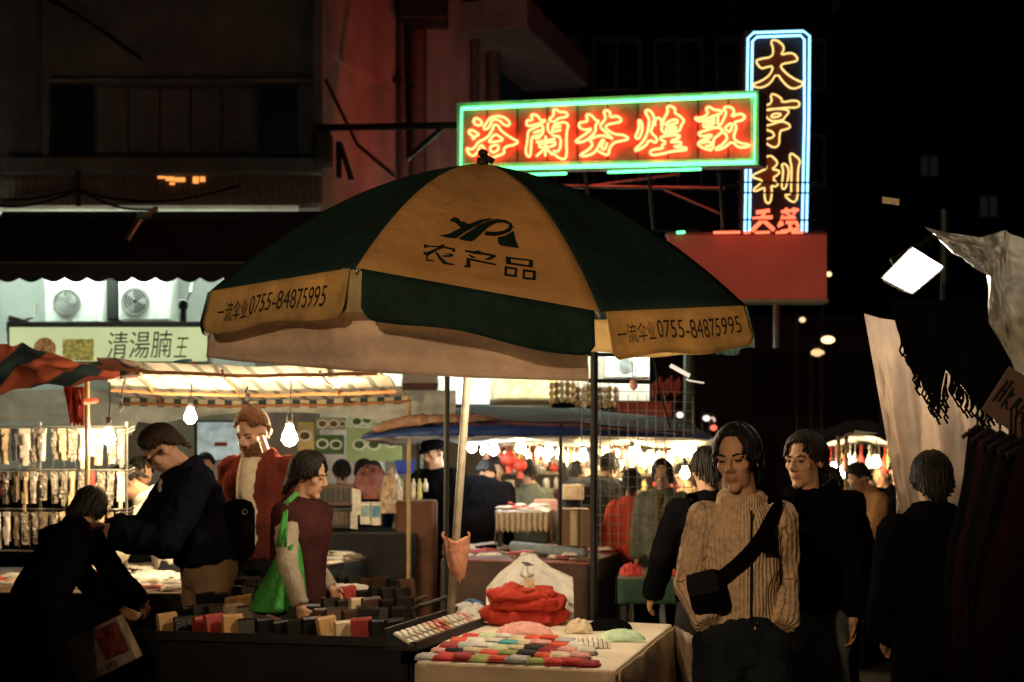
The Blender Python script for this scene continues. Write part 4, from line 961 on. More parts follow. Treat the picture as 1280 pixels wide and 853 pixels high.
p = crowd('man in a dark cap and black coat left of the umbrella pole', 551, 12.35, -30, 1.80, blk, (12, -12, 0), 6, seed=28, girth=1.12, vox=.0105, t=.042)
m = MB(); H = p.hp; m.rings([((0, .015, .045), .096, .118), ((0, .015, .09), .094, .114), ((0, .015, .125), .07, .088), ((0, .015, .135), .02, .03)], 16, M=H); m.tube([H((-.05, -.09, .05)), H((0, -.15, .042)), H((.05, -.09, .05))], .012, 6); m.build('cap', blk, p.root, world=False, smooth=True)
crowd('stooping person in a black padded coat directly behind the umbrella pole', 594, 12.15, 168, 1.74, blk, (24, 0, 0), 34, seed=29, girth=1.45, vox=.0115, t=.05)
crowd('man in a dark jacket facing the bulbs behind the black steel post', 742, 12.45, 196, 1.70, charcoal, (14, 0, 0), 8, seed=30, girth=1.15, t=.045, armR=((-.32, -.1, 1.12), (-.4, -.42, .98)))
crowd('woman in a red top with her back turned at the bulb lit stall', 789, 11.6, 170, 1.52, redtop, seed=31, hair=(52, 105, 155, .04), topname='top', t=.02)
crowd('curly haired woman in an open grey coat facing us under the bulbs', 829, 11.4, -14, 1.60, oliveg, seed=32, hair=(42, 100, 155, .05), collar=.035).front('scarf', brownf, .05, 1.0, 1.45, .035)
p = crowd('person in a dark shirt numbered 3 partly hidden behind the ribbed sweater', 886, 7.6, 186, 1.66, blk, (6, 0, 0), seed=33, t=.03, armL=((.26, -.02, 1.12), (.29, -.16, .90)))
v, f = text_mesh('3', .16, .002, .006); m = MB(); q = P(858, 646, 7.36); m.add([q + Vector((x * .9, 0, y)) for x, y, z in v], f); m.add([q + Vector((x * .9, .003, y)) for x, y, z in v], f); m.build('numeral', white, p.root).matrix_parent_inverse = p.root.matrix_basis.inverted() @ Matrix.Translation(p.root.location)
crowd('young man in a tan jacket working at the stall down the right lane', 1090, 11.6, -60, 1.60, tan, (24, 0, 0), 10, seed=34, armL=((.2, -.2, 1.04), (.05, -.42, .98)), armR=((-.22, -.18, 1.05), (-.05, -.44, .98)), tr=fab('blue_trousers', (.03, .06, .08)))
crowd('man in a dark suit and pale tie beyond the tan jacketed man', 1124, 12.2, -20, 1.62, blk, seed=35).front('shirt', white, .02, 1.15, 1.45, .036)
crowd('dark jacketed passer-by just behind the black backpack', 1040, 8.2, 180, 1.56, blk, (14, 0, 0), 6, seed=36, girth=1.1)

for i, (lb, u, Y, yaw, H, jm) in enumerate((
    ('vendor in a brown coat behind the trinket shelf right of the umbrella pole', 618, 13.0, 8, 1.62, brownf), ('shopper in a grey green coat beneath the red lantern balls', 664, 12.9, 200, 1.60, oliveg), ('shopper in maroon between the lace counter and the black post', 716, 13.0, 150, 1.58, maroon),
    ('tall shopper in black just left of the woman in red', 764, 12.6, 190, 1.66, blk), ('shopper in a khaki coat right of the curly haired woman', 862, 12.4, 215, 1.58, khaki), ('shopper in charcoal deep in the right lane', 1040, 13.4, 30, 1.60, charcoal), ('distant shopper in beige between the two right lane vendors', 1106, 13.3, -40, 1.58, beigek), ('stooping customer in dark red at the far end of the right lane', 1070, 12.6, 120, 1.52, maroon))):
    crowd(lb, u, Y, yaw, H, jm, (10, 0, 0), 5, seed=40 + i)
# ================================================================== stalls, tarpaulins, lamps
def bulb(label, u, v, Y, cordlen=.35, col=(1, .74, .40), s=60, r=.042, group=None, shade=False):
    c = P(u, v, Y); t = thing('hanging_bulb', label, 'light bulb', c, group)
    m = MB(); m.rings([((c.x, c.y, c.z - r), .006, .006), ((c.x, c.y, c.z - r * .8), r * .62, r * .62), ((c.x, c.y, c.z - r * .2), r, r), ((c.x, c.y, c.z + r * .4), r * .9, r * .9), ((c.x, c.y, c.z + r * 1.2), r * .5, r * .5), ((c.x, c.y, c.z + r * 1.7), r * .42, r * .42)], 12)
    m.build('glass', emat('bulb_%d_%d' % (int(s), int(col[2] * 100)), col, s * 2.6), t, smooth=True)
    m = MB(); m.tube([c + Vector((0, 0, r * 1.6)), c + Vector((0, 0, r * 1.6 + .07))], .02, 8); m.build('socket', cord_black, t, smooth=True)
    m = MB(); m.tube([c + Vector((0, 0, r * 1.6 + .06)), c + Vector((.01, .0, r * 1.6 + cordlen * .6)), c + Vector((0, .02, r * 1.6 + cordlen))], .005, 5); m.build('cord', cord_black, t)
    return t
def table(label, poly, z, topm, skirtm, drop=None, thick=.03, name='stall_table', cat='table', skirt_wave=.012, legs=True, sides=None):
    cx = sum(q[0] for q in poly) / len(poly); cy = sum(q[1] for q in poly) / len(poly); t = thing(name, label, cat, (cx, cy, 0))
    m = MB(); m.slab(poly, z - thick, z); m.build('table_top', topm, t, bevel=.012)
    n = len(poly); drop = drop or z - .02
    m = MB()
    for i in range(n):
        if sides is not None and i not in sides: continue
        a = Vector((*poly[i], 0)); b = Vector((*poly[(i + 1) % n], 0)); d_ = (b - a); n_ = Vector((d_.y, -d_.x, 0)).normalized(); ln = d_.length
        m.grid(lambda x, y: a + d_ * x + n_ * (.006 + (skirt_wave * (.5 + noise.noise(Vector((x * ln * 4 + i * 9, y, 1)))) * (.3 + y)) ) + Vector((0, 0, z - thick * .3 - drop * y)), max(10, int(ln * 16)), 5)
    m.build('table_cloth', skirtm, t, smooth=True, solid=.003)
    if legs:
        for q in poly:
            c = Vector((cx, cy, 0)).lerp(Vector((q[0], q[1], 0)), .9); m = MB(); m.box((c.x, c.y, (z - thick) / 2), (.04, .04, z - thick - .002)); m.build('leg', steel, t)
    return t
darkcloth = mat('dark_table_cloth', (.014, .014, .018), .9, nz=(4, .4), bump=(20, .01))
goods_cols = [(.75, .72, .66), (.55, .06, .05), (.10, .10, .11), (.62, .48, .30), (.70, .35, .30), (.30, .42, .50), (.80, .78, .72), (.45, .09, .09), (.18, .14, .10), (.60, .55, .20), (.10, .35, .32), (.66, .62, .58)]
goods_m = [mat('goods_%d' % i, c, .5, nz=(25, .35), bump=(40, .004)) for i, c in enumerate(goods_cols)]
goods_n = ['white', 'red', 'black', 'tan', 'pink', 'blue grey', 'cream', 'dark red', 'brown', 'mustard', 'teal', 'pale grey']

# ---------------- left stall: lit rack of packets, table of wares, striped canopy
LT = [(-4.6, 8.45), (-1.84, 8.35), (-1.5, 10.2), (-4.6, 10.4)]
table('left stall table with a dark skirt, covered in small wares', LT, .82, mat('table_board', (.2, .12, .07), .7), darkcloth)
rack = thing('display_rack', 'wire display rack with three rails of packets lit by a bare bulb', 'rack', P(60, 690, 9.6))
YR = 9.6
for v in (533, 587, 636, 688):
    m = MB(); m.tube([P(-60, v, YR), P(158, v + 1, YR)], .008, 6)
    m.build('rail', grey_steel, rack)
for u in (-60, 50, 158):
    m = MB(); m.tube([P(u, 528, YR + .02), P(u, 718, YR + .02)], .010, 6)
    m.build('upright', grey_steel, rack)
m = MB()
for v in (560, 612, 662):
    for u in range(-60, 160, 14): m.tube([P(u, v - 26, YR + .05), P(u, v + 24, YR + .05)], .002, 4)
    for e in (-16, 10): m.tube([P(-60, v + e, YR + .05), P(158, v + e, YR + .05)], .002, 4)
stuff(m.build('back_grid', grey_steel, rack))
def packet_mesh(kind):
    r = random.Random(kind); m = MB(); w_, h_ = .042 + .008 * (kind % 3), .235
    def fr_(a, b):
        th = .013 * math.sin(math.pi * a) * (1 if b > .12 else b * 4) + .003 * r.random()
        return Vector(((a - .5) * w_, -.004 - th, -h_ * b))
    m.grid(fr_, 6, 9, mi=0); m.grid(lambda a, b: Vector((w_ * (.5 - a), .004, -h_ * b)), 1, 1, mi=0)
    m.box((0, -.006, -.02), (w_ * 1.02, .012, .036), mi=1)
    y0 = .10 + .03 * (kind % 4)
    m.box((0, -.023, -y0), (w_ * .8, .008, .085), mi=2); m.box((w_ * .1, -.022, -y0 - .075), (w_ * .5, .008, .05), mi=3); m.box((-w_ * .1, -.029, -y0 + .01), (w_ * .4, .004, .03), mi=1)
    return m.mesh('packet')
foil = mat('clear_foil', (.55, .50, .44), .14, .55, nz=(70, .95), spec=.8, bump=(55, .05))
pk = [packet_mesh(k) for k in range(5)]
rowname = {0: 'top', 1: 'middle', 2: 'bottom'}
for row, v in enumerate((536, 590, 640)):
    for k in range(18):
        u = -52 + k * 11.9 + rnd.uniform(-1.2, 1.2); ci = rnd.choice([0, 2, 6, 6, 1, 11, 0, 3, 8, 4] if row < 2 else [0, 2, 6, 7, 1, 3, 8, 2]); me = pk[(k + row) % 5].copy(); me.materials.clear()
        pn_, pm_ = rnd.choice([('clear foil', foil), ('clear foil', foil), ('clear foil', foil), ('cream', goods_m[6]), ('white', goods_m[0]), ('black', goods_m[2]), ('red', goods_m[1]), ('tan', goods_m[3]), ('brown', goods_m[8])])
        for q in (pm_, goods_m[rnd.choice([0, 1, 2, 6, 8])], goods_m[ci], goods_m[rnd.choice([1, 2, 5, 9, 10, 7])]): me.materials.append(q)
        o = bpy.data.objects.new('hanging_packet', me); C.objects.link(o); o.location = P(u, v, YR - .03); o.rotation_euler = (rnd.uniform(-.06, .02), rnd.uniform(-.07, .07), rnd.uniform(-.35, .35)); o.scale = (rnd.uniform(.8, 1.25), 1, rnd.uniform(.78, 1.05))
        tag(o, '%s accessory packet hanging on the %s rail of the bulb lit rack' % (pn_, rowname[row]), 'packet', '%s packets on the %s rail' % (pn_, rowname[row]))
# wire hooks at the rack's right end
m = MB()
for v in (536, 540, 588, 592, 636, 640): m.tube([P(150, v, YR - .04), P(160, v + 1, YR - .12), P(168, v - 3, YR - .18)], .004, 5)
m.build('hook', grey_steel, rack)
# wares lying on the left table
ware_meshes = []
for k in range(4):
    m = MB(); r = random.Random(k + 30); L_ = .14 + .03 * k; m.grid(lambda a, b: Vector(((a - .5) * L_, (b - .5) * .06, .022 * math.sin(math.pi * b) * (1 - (2 * a - 1) ** 6) + .004 * r.random())), 8, 5); m.grid(lambda a, b: Vector(((.5 - a) * L_, (b - .5) * .06, 0)), 1, 1)
    ware_meshes.append(m.mesh('wrapped_ware', smooth=True))
def inside(poly, x, y):
    c = False; n = len(poly)
    for i in range(n):
        (x1, y1), (x2, y2) = poly[i], poly[i - 1]
        if (y1 > y) != (y2 > y) and x < (x2 - x1) * (y - y1) / (y2 - y1) + x1: c = not c
    return c
wcol = [0, 6, 6, 0, 11, 3, 1, 0, 6, 8]
def lay(poly, z, n, label, group, seed, cols=wcol, ang=.5, sc=1):
    r = random.Random(seed); xs = [q[0] for q in poly]; ys = [q[1] for q in poly]; k = 0; layer = 0
    for _ in range(n * 12):
        x = r.uniform(min(xs), max(xs)); y = r.uniform(min(ys), max(ys))
        if not inside(poly, x, y): continue
        ci = r.choice(cols); me = ware_meshes[r.randrange(4)]
        if not me.materials: me.materials.append(goods_m[0])
        o = bpy.data.objects.new('wrapped_ware', me); C.objects.link(o); objmat(o, goods_m[ci]); o.location = (x, y, z + .002 + .012 * (k % 4)); o.rotation_euler = (r.uniform(-.12, .12), r.uniform(-.15, .15), r.gauss(0, ang)); o.scale = (sc * r.uniform(.8, 1.3), sc, sc)
        tag(o, '%s %s' % (goods_n[ci], label), 'packet', '%s %s' % (goods_n[ci], group)); k += 1
        if k >= n: break
lay([(-2.75, 8.5), (-1.9, 8.42), (-1.6, 10), (-2.9, 10)], .82, 105, 'wrapped ware heaped on the left stall table', 'wares on the left stall table', 3)
lay([(-4.2, 8.5), (-2.75, 8.5), (-2.8, 9.4), (-4.2, 9.4)], .82, 50, 'wrapped ware laid below the lit rack', 'wares below the lit rack', 4, cols=[1, 7, 8, 0, 3, 2, 6])
m = MB(); m.box(P(115, 724, 8.7) + Vector((0, 0, .0)), (.16, .12, .05), rz=.2); m.box(P(115, 722, 8.7) + Vector((.01, 0, .035)), (.12, .09, .02), rz=.2); tag(m.build('red_box', goods_m[1], bevel=.006), 'small bright red box on the left table beside the silhouetted arm', 'box')
# shop bag under the left table
sbg = thing('shopping_bag', 'printed white paper shopping bag lying tilted at the lower left', 'bag', P(128, 815, 8.05))
R_ = Matrix.Rotation(math.radians(-26), 3, 'Y'); bc = P(128, 812, 8.02)
def bp3(x, z, y=0): return bc + R_ @ Vector((x, y, z))
m = MB(); m.grid(lambda a, b: bp3((a - .5) * .34, (b - .5) * .26, -.07 + .02 * noise.noise(Vector((a * 4, b * 4, 1)))), 12, 10); m.grid(lambda a, b: bp3((.5 - a) * .34, (b - .5) * .26, .07), 2, 2); m.grid(lambda a, b: bp3(.17, (b - .5) * .26, -.07 + .14 * a), 2, 2); m.grid(lambda a, b: bp3(-.17, (b - .5) * .26, .07 - .14 * a), 2, 2)
m.build('bag_body', mat('bag_paper', (.55, .46, .38), .6, nz=(8, .3)), sbg, smooth=False)
m = MB(); m.plate([bp3(-.115 + .042 * math.cos(a), -.03 + .042 * math.sin(a), -.088) for a in [k * .35 for k in range(18)]], (0, -.004, 0)); m.build('printed_disc', goods_m[2], sbg)
v, f = text_mesh('CRYSTAL APPLE', .05); wd = max(q[0] for q in v); m = MB(); m.add([bp3(-.13 + x * .20 / wd, -.115 + y * .9, -.094) for x, y, z in v], f); m.build('lettering', goods_m[2], sbg)
m = MB(); m.grid(lambda a, b: bp3(.02 + a * .14, -.06 + b * .17, -.095 + .008 * noise.noise(Vector((a * 3, b * 3, 4)))), 6, 6); m.build('printed_picture', mat('bag_print', (.35, .07, .04), .6, nz=(14, .9)), sbg)

# second wares table to the right of the shoppers
T2 = [(-1.62, 10.9), (-1.45, 10.75), (-.86, 12.4), (-1.9, 12.4)]
T2 = [(-2.2, 10.8), (-1.42, 10.8), (-1.0, 12.2), (-2.2, 12.3)]
table('wares table behind the woman in the maroon vest', T2, .80, mat('table_board', (.2, .12, .07), .7), darkcloth)
lay(T2, .80, 70, 'wrapped ware on the table behind the maroon vest', 'wares behind the maroon vest', 6, cols=[6, 3, 1, 0, 11, 3, 8])

# striped canopy of the left stall
stripe = mat('striped_canvas', (.78, .74, .66), .8, nz=None, transl=.35)
def stripes(m_, dark, freq, axis_='X', duty=.3):
    T = m_.node_tree; N = T.nodes; Lk = T.links.new; tc = N.new('ShaderNodeTexCoord'); sx = N.new('ShaderNodeSeparateXYZ'); Lk(tc.outputs['Object'], sx.inputs[0])
    mu = N.new('ShaderNodeMath'); mu.operation = 'MULTIPLY'; mu.inputs[1].default_value = freq; Lk(sx.outputs[axis_], mu.inputs[0])
    fr_ = N.new('ShaderNodeMath'); fr_.operation = 'FRACT'; Lk(mu.outputs[0], fr_.inputs[0]); lt = N.new('ShaderNodeMath'); lt.operation = 'LESS_THAN'; lt.inputs[1].default_value = duty; Lk(fr_.outputs[0], lt.inputs[0])
    mx = N.new('ShaderNodeMix'); mx.data_type = 'RGBA'; b = N['Principled BSDF']; mx.inputs[6].default_value = b.inputs['Base Color'].default_value; mx.inputs[7].default_value = (*dark, 1); Lk(lt.outputs[0], mx.inputs[0]); Lk(mx.outputs[2], b.inputs['Base Color'])
    for n_ in N:
        if n_.type == 'BSDF_TRANSLUCENT': Lk(mx.outputs[2], n_.inputs['Color'])
    return m_
stripes(stripe, (.26, .29, .27), 6.5, 'X', .26)
cn = thing('striped_canopy', 'white canvas canopy with dark stripes over the left stall', 'canopy', P(320, 490, 9.6))
NL, NR, FL, FR = P(120, 447, 8.3), P(470, 455, 8.3), P(150, 497, 11.2), P(514, 494, 11.2)
def can(a, b): return NL.lerp(NR, a).lerp(FL.lerp(FR, a), b) + Vector((0, 0, -.03 * math.sin(math.pi * b * 3) ** 2 - .03 * math.sin(math.pi * a) + .012 * noise.noise(Vector((a * 8, b * 8, 0)))))
m = MB(); m.grid(can, 40, 24); m.build('canvas', stripe, cn, smooth=True)
chk = stripes(mat('checked_valance', (.62, .55, .42), .8, nz=None, transl=.3), (.05, .08, .11), 7.5, 'X', .45)
m = MB(); m.grid(lambda a, b: can(a, 1) + Vector((0, -.01, -.065 * b)), 40, 2); m.build('valance', chk, cn, solid=.003)
for b in (.02, .5, .98):
    m = MB(); m.tube([can(i / 10, b) + Vector((0, 0, .012 if b == .5 else 0)) + Vector((0, 0, -.05)) for i in range(11)], .012, 6)
    m.build('pole', mat('rusty_pole', (.32, .14, .06), .6), cn)
for a in (.15, .45, .8):
    m = MB(); m.tube([can(a, i / 8) + Vector((0, 0, -.035)) for i in range(9)], .009, 6)
    m.build('cross_pole', mat('rusty_pole', (.32, .14, .06), .6), cn)
m = MB(); q = P(109, 480, 9.2); m.tube([(q.x, 9.2, 2.12), (q.x, 9.2, .0)], .016, 8); m.build('stand_pole', mat('bamboo', (.34, .24, .12), .6), cn); m = MB(); q = FR; m.tube([(q.x - .02, q.y, q.z), (q.x - .02, q.y, 0)], .016, 8); m.build('stand_pole', mat('bamboo', (.34, .24, .12), .6), cn)
bs = thing('back_sheet', 'translucent plastic sheet closing the back of the left stall', 'tarpaulin', P(250, 530, 11.4))
m = MB(); m.grid(lambda a, b: P(-120 + 690 * a, 488, 11.5) + Vector((0, .06 * math.sin(a * 31) * b + .05 * noise.noise(Vector((a * 9, b * 3, 0))), -(.27 if a > .42 else .40) * b * (1 - .35 * abs(math.sin(a * 7))))), 90, 8); m.build('sheet', mat('clear_sheet', (.60, .60, .54), .35, nz=(4, .35), bump=(9, .03), transl=.4), bs, smooth=True)
plaid = mat('plaid_tarp', (.30, .075, .045), .7, nz=None, transl=.3)
stripes(plaid, (.02, .035, .04), 2.1, 'X', .38)
pt_ = thing('plaid_tarpaulin', 'sagging dark red plaid tarpaulin over the left end of the stall', 'tarpaulin', P(90, 460, 8.8))
TU = [P(-140, 425, 9.3), P(0, 432, 9.3), P(28, 428, 9.3), P(60, 444, 9.25), P(120, 452, 9.2), P(180, 454, 9.1), P(244, 452, 9.0)]
TL = [P(-140, 500, 8.0), P(0, 490, 8.0), P(40, 485, 8.0), P(90, 480, 8.1), P(140, 474, 8.3), P(190, 462, 8.6), P(246, 455, 8.9)]
m = MB(); m.grid(lambda a, b: poly_at(TU, a).lerp(poly_at(TL, a), b) + Vector((0, 0, -.035 * math.sin(math.pi * b) + .04 * noise.noise(Vector((a * 9, b * 4, 5))))), 60, 14); m.build('tarp', plaid, pt_, smooth=True)
teal = mat('teal_strip', (.03, .12, .13), .7)
m = MB(); m.grid(lambda a, b: P(150 + 90 * a, 465 - 10 * a, 8.5 + .4 * a) + Vector((0, 0, .025 - .07 * b * (1 - .5 * a) + .01 * math.sin(a * 9))), 16, 3); m.build('teal_edge', teal, pt_, smooth=True, solid=.004)
# bundle of red string
rs = thing('string_bundle', 'bundle of red plastic string tied to the left stall pole', 'string', P(95, 500, 9.0)); m = MB(); r = random.Random(12)
for i in range(26):
    u = 95 + r.uniform(-11, 11); m.tube([P(u + r.uniform(-4, 4), 484, 9.0), P(u, 500, 8.98 + r.uniform(-.03, .03)), P(96 + (u - 96) * .5 + r.uniform(-4, 4), 531 + r.uniform(-10, 2), 9.0)], .008, 5)
m.tube([P(100, 503, 8.95), P(120, 501, 9.1)], .02, 6); m.build('strands', mat('red_string', (.42, .05, .025), .6), rs)
bulb('bare bulb hanging in front of the packets on the lit rack', 136, 548, 9.25, .30, s=230)
bulb('bare bulb hanging above the head of the man with glasses', 238, 522, 9.5, .26, s=190)
bulb('bare bulb glaring between the bearded man and the woman in the vest', 362, 548, 9.0, .42, s=300, r=.05)
bulb('assumed bulb under the striped canopy near its right end', 420, 476, 9.4, .05, s=200)  # bulb assumed here from the brightness of the canvas
for (u0, v0, u1, v1, Y) in ((160, 462, 152, 510, 9.4), (310, 483, 310, 497, 9.5)):
    m = MB(); m.tube([P(u0, v0, Y), P((u0 + u1) / 2 - 3, (v0 + v1) / 2, Y), P(u1, v1, Y)], .006, 5); m.ell(P(u1, v1, Y), (.02, .02, .03), 8, 6); tag(m.build('dangling_wire', cord_black), 'loose wire dangling from the %s' % ('plaid tarpaulin corner' if u0 == 160 else 'middle of the striped canopy'), 'wire')

# ---------------- crates and boxes by the green menu boards
def crate(label, u0, v0, u1, v1, Y, colr, panel):
    a = P(u0, v1, Y); b = P(u1, v0, Y); w_ = b.x - a.x; h_ = b.z - a.z; c = Vector(((a.x + b.x) / 2, Y + .2, (a.z + b.z) / 2)); t = thing('crate', label, 'crate', (c.x, c.y, a.z))
    m = MB(); m.box(c, (w_, .4, h_)); m.build('crate_body', colr, t, bevel=.012)
    m = MB(); m.box((c.x, Y - .006, c.z), (w_ * .8, .01, h_ * .6)); m.build('front_panel', panel, t)
    m = MB()
    for k in range(6): m.box((c.x - w_ * .33 + k * w_ * .13, Y - .015, c.z), (.012, .012, h_ * .55))
    m.build('slat', steel, t)
    m = MB(); m.box((c.x, Y - .01, b.z - .014), (w_ + .01, .02, .03)); m.build('rim', colr, t)
cb = mat('crate_brown', (.11, .075, .055), .6); cd = mat('crate_dark', (.03, .03, .03), .6)
table('low dark stand under the stacked crates', [(P(388, 0, 11.9).x, 11.6), (P(520, 0, 11.9).x, 11.6), (P(520, 0, 11.9).x, 12.6), (P(388, 0, 11.9).x, 12.6)], P(0, 664, 11.9).z, cd, darkcloth)
crate('upper dark crate with a brown panel, on top of the stack by the green menus', 392, 606, 442, 633, 11.9, cb, cd); crate('lower dark crate of the stack by the green menus', 390, 635, 440, 661, 11.9, cd, cb)
for i, (u0, v0, u1, v1, mm_, lb) in enumerate(((440, 610, 451, 644, 0, 'white paper sheet fixed to the side of the upper crate'), (438, 640, 447, 662, 11, 'small white sheet fixed to the lower crate'))):
    m = MB(); m.plate([P(u0, v0, 11.84), P(u1, v0 + 3, 11.86), P(u1, v1, 11.86), P(u0, v1 - 1, 11.84)], (0, .004, 0)); m.box(P((u0 + u1) / 2, (v0 + v1) / 2 - 6, 11.838), (.03, .002, .02)); tag(m.build('paper_sheet', goods_m[mm_]), lb, 'paper')
bbx = mat('blue_box', (.10, .30, .55), .5)
for u0, v0, u1, v1, mm_, lb in ((450, 628, 463, 656, goods_m[0], 'white carton with dark print beside the crates'), (464, 628, 476, 657, bbx, 'blue and white carton at the right of the crates')):
    a = P(u0, v1, 11.8); b = P(u1, v0, 11.8); t = thing('carton', lb, 'carton', ((a.x + b.x) / 2, 11.9, a.z)); m = MB(); m.box(((a.x + b.x) / 2, 11.9, (a.z + b.z) / 2), (b.x - a.x, .18, b.z - a.z)); m.build('carton_body', goods_m[0], t, bevel=.004); m = MB(); m.box(((a.x + b.x) / 2, 11.805, (a.z + b.z) / 2 + .02), ((b.x - a.x) * .8, .008, (b.z - a.z) * .5)); m.build('printed_panel', mm_ if mm_ is bbx else goods_m[5], t)
def heap(name, label, cat, c, rx, ry, h, m_, seed, folds=6, nz_=.5, smooth=True, sq=2.6):
    def fn(a, b):
        x, y = 2 * a - 1, 2 * b - 1; rr = min(1, (abs(x) ** sq + abs(y) ** sq) ** (1 / sq)); base = (1 - rr ** 2.5) ** .6 if rr < 1 else 0
        f_ = 1 - abs(noise.noise(Vector((x * folds * .5 + seed, y * folds * .5, seed * 1.7)))) * 1.6
        return Vector((c[0] + x * rx * (1 + .06 * noise.noise(Vector((x * 3, y * 3, seed)))), c[1] + y * ry, c[2] + h * base * (1 - nz_ + nz_ * f_) + .001))
    m = MB(); m.grid(fn, 40, 32); o = m.build(name, m_, smooth=smooth, solid=.004); return tag(o, label, cat)
checked = mat('checked_bag', (.30, .12, .12), .6, nz=(18, .7)); 
heap('fabric_bag', 'maroon checked fabric bag standing by the diners', 'bag', (P(462, 0, 12).x, 12.1, P(0, 624, 12).z), .17, .14, .30, checked, 3); heap('snack_bag', 'pale clear bag of snacks hanging at the right of the crates', 'bag', (P(488, 0, 11.8).x, 11.9, P(0, 642, 11.8).z), .10, .10, .40, mat('snack_bag', (.55, .42, .32), .4, nz=(25, .7)), 5)
m = MB(); m.box(P(507, 584, 12.3), (.14, .12, .11), rx=.1, top=1.25); m.box(P(507, 577, 12.3), (.18, .15, .015)); tag(m.build('blue_basket', mat('blue_plastic', (.04, .09, .50), .4), bevel=.006), 'blue plastic basket held up beside the white column', 'basket')
for k in range(9):
    m = MB(); c = P(502 + (k % 5) * 7.5, 606 + (k // 5) * 10, 12.1 - .1 * (k // 5)); m.rings([((c.x, c.y, c.z - .06), .02, .02), ((c.x, c.y, c.z), .024, .024), ((c.x, c.y, c.z + .03), .01, .01), ((c.x, c.y, c.z + .05), .01, .01)], 10); tag(m.build('sauce_bottle', goods_m[(9, 3, 0, 9, 6)[k % 5]], smooth=True), 'small yellowish bottle on the counter left of the capped man', 'bottle', 'bottles on the counter left of the capped man')
table('counter with little bottles left of the capped man', [(P(498, 0, 12).x, 11.8), (P(545, 0, 12).x, 11.8), (P(545, 0, 12).x, 12.6), (P(498, 0, 12).x, 12.6)], P(0, 625, 12).z, goods_m[8], mat('counter_front', (.12, .05, .03), .7))

# ---------------- blue tarpaulin stall with rows of bulbs
blue = mat('blue_tarp', (.02, .05, .20), .5, nz=(6, .4), bump=(12, .02), transl=.05); pale = mat('pale_tarp_underside', (.62, .62, .56), .6, nz=(4, .3), bump=(14, .02), transl=.15)
bt = thing('blue_tarpaulin', 'long blue tarpaulin with a pale underside over the bulb lit stalls', 'tarpaulin', P(660, 545, 11.6))
BU = [P(452, 546, 11.0), P(500, 536, 11.0), P(560, 530, 11.0), P(640, 528, 11.1), P(730, 531, 11.3), P(800, 538, 11.6), P(893, 546, 12.0)]
BL = [P(452, 549, 10.95), P(500, 546, 10.95), P(560, 545, 10.95), P(640, 545, 11.05), P(730, 545, 11.25), P(800, 546, 11.55), P(893, 549, 11.95)]
BB = [P(470, 553, 14.6), P(520, 551, 14.6), P(590, 553, 14.6), P(660, 556, 14.6), P(740, 557, 14.6), P(800, 556, 14.6), P(885, 556, 14.6)]
m = MB(); m.grid(lambda a, b: poly_at(BU, a).lerp(poly_at(BL, a), b) + Vector((0, -.03 * math.sin(math.pi * b) + .02 * noise.noise(Vector((a * 20, b, 2))), 0)), 60, 4); m.build('front_flap', blue, bt, smooth=True, solid=.004)
m = MB(); m.grid(lambda a, b: poly_at(BL, a).lerp(poly_at(BB, a), b) + Vector((0, .005, .02 * noise.noise(Vector((a * 14, b * 5, 4))) - .05 * math.sin(math.pi * b) * abs(math.sin(a * 12)))), 60, 14); m.build('underside', pale, bt, smooth=True, solid=.004)
m = MB(); m.grid(lambda a, b: poly_at(BU, a) + Vector((0, .005 + 2.4 * b, .22 * b + .03 * noise.noise(Vector((a * 9, b * 4, 7))))), 50, 8); m.build('top_sheet', mat('dark_tarp_top', (.008, .009, .013), .8, nz=(5, .4), bump=(9, .03)), bt, smooth=True, solid=.004)
rl = thing('rolled_sheeting', 'roll of pinkish brown plastic sheeting lying on the blue tarpaulin', 'tarpaulin', P(540, 530, 11.1))
pts = [P(466, 538, 11.15), P(490, 531, 11.2), P(520, 526, 11.2), P(560, 528, 11.25), P(600, 524, 11.3), P(626, 528, 11.4)]
m = MB(); pts = chaikin(pts, False, 3); m.tube(pts, [(.015 + .045 * math.sin(math.pi * min(1, i / len(pts) * 1.0)) * (1 + .4 * noise.noise(Vector((i * .6, 2, 0))))) for i in range(len(pts))], 10); wr_ = m.build('sheet_roll', mat('pink_sheeting', (.42, .24, .17), .5, nz=(14, .5), bump=(18, .04), transl=.2), rl, smooth=True)
for u, v, Y, lb in ((646, 556, 11.5, ''),):
    pass
blist = [(590, 560, 12.4, (.80, .92, 1), 55), (617, 563, 12.0, (.80, .92, 1), 55), (651, 560, 11.9, (1, .80, .5), 60), (686, 566, 13.0, (1, .76, .42), 55), (729, 571, 12.4, (1, .76, .42), 60), (700, 569, 14.0, (1, .76, .42), 50), (790, 569, 12.6, (1, .74, .40), 60), (804, 577, 13.0, (1, .74, .40), 60), (812, 573, 13.4, (1, .74, .4), 50), (846, 563, 12.6, (1, .74, .40), 60), (853, 566, 12.9, (1, .74, .40), 50), (866, 567, 12.5, (1, .74, .40), 55), (856, 593, 12.2, (1, .74, .40), 35), (757, 566, 13.8, (1, .74, .4), 45), (775, 579, 14.0, (1, .74, .4), 40)]
blist += [(606 + 22.5 * k + (k * 37 % 11), 564 + (k * 23 % 13), 13.6 + (k * 7 % 5) * .25, (1, .72, .38), 34) for k in range(13)]
for u, v, Y, c_, s_ in blist: bulb('%s bare bulb burning under the blue tarpaulin' % ('bluish white' if c_[2] > .9 else 'warm'), u, v, Y, .16, col=c_, s=s_ * 1.0, group='%s bulbs under the blue tarpaulin' % ('bluish white' if c_[2] > .9 else 'warm'))
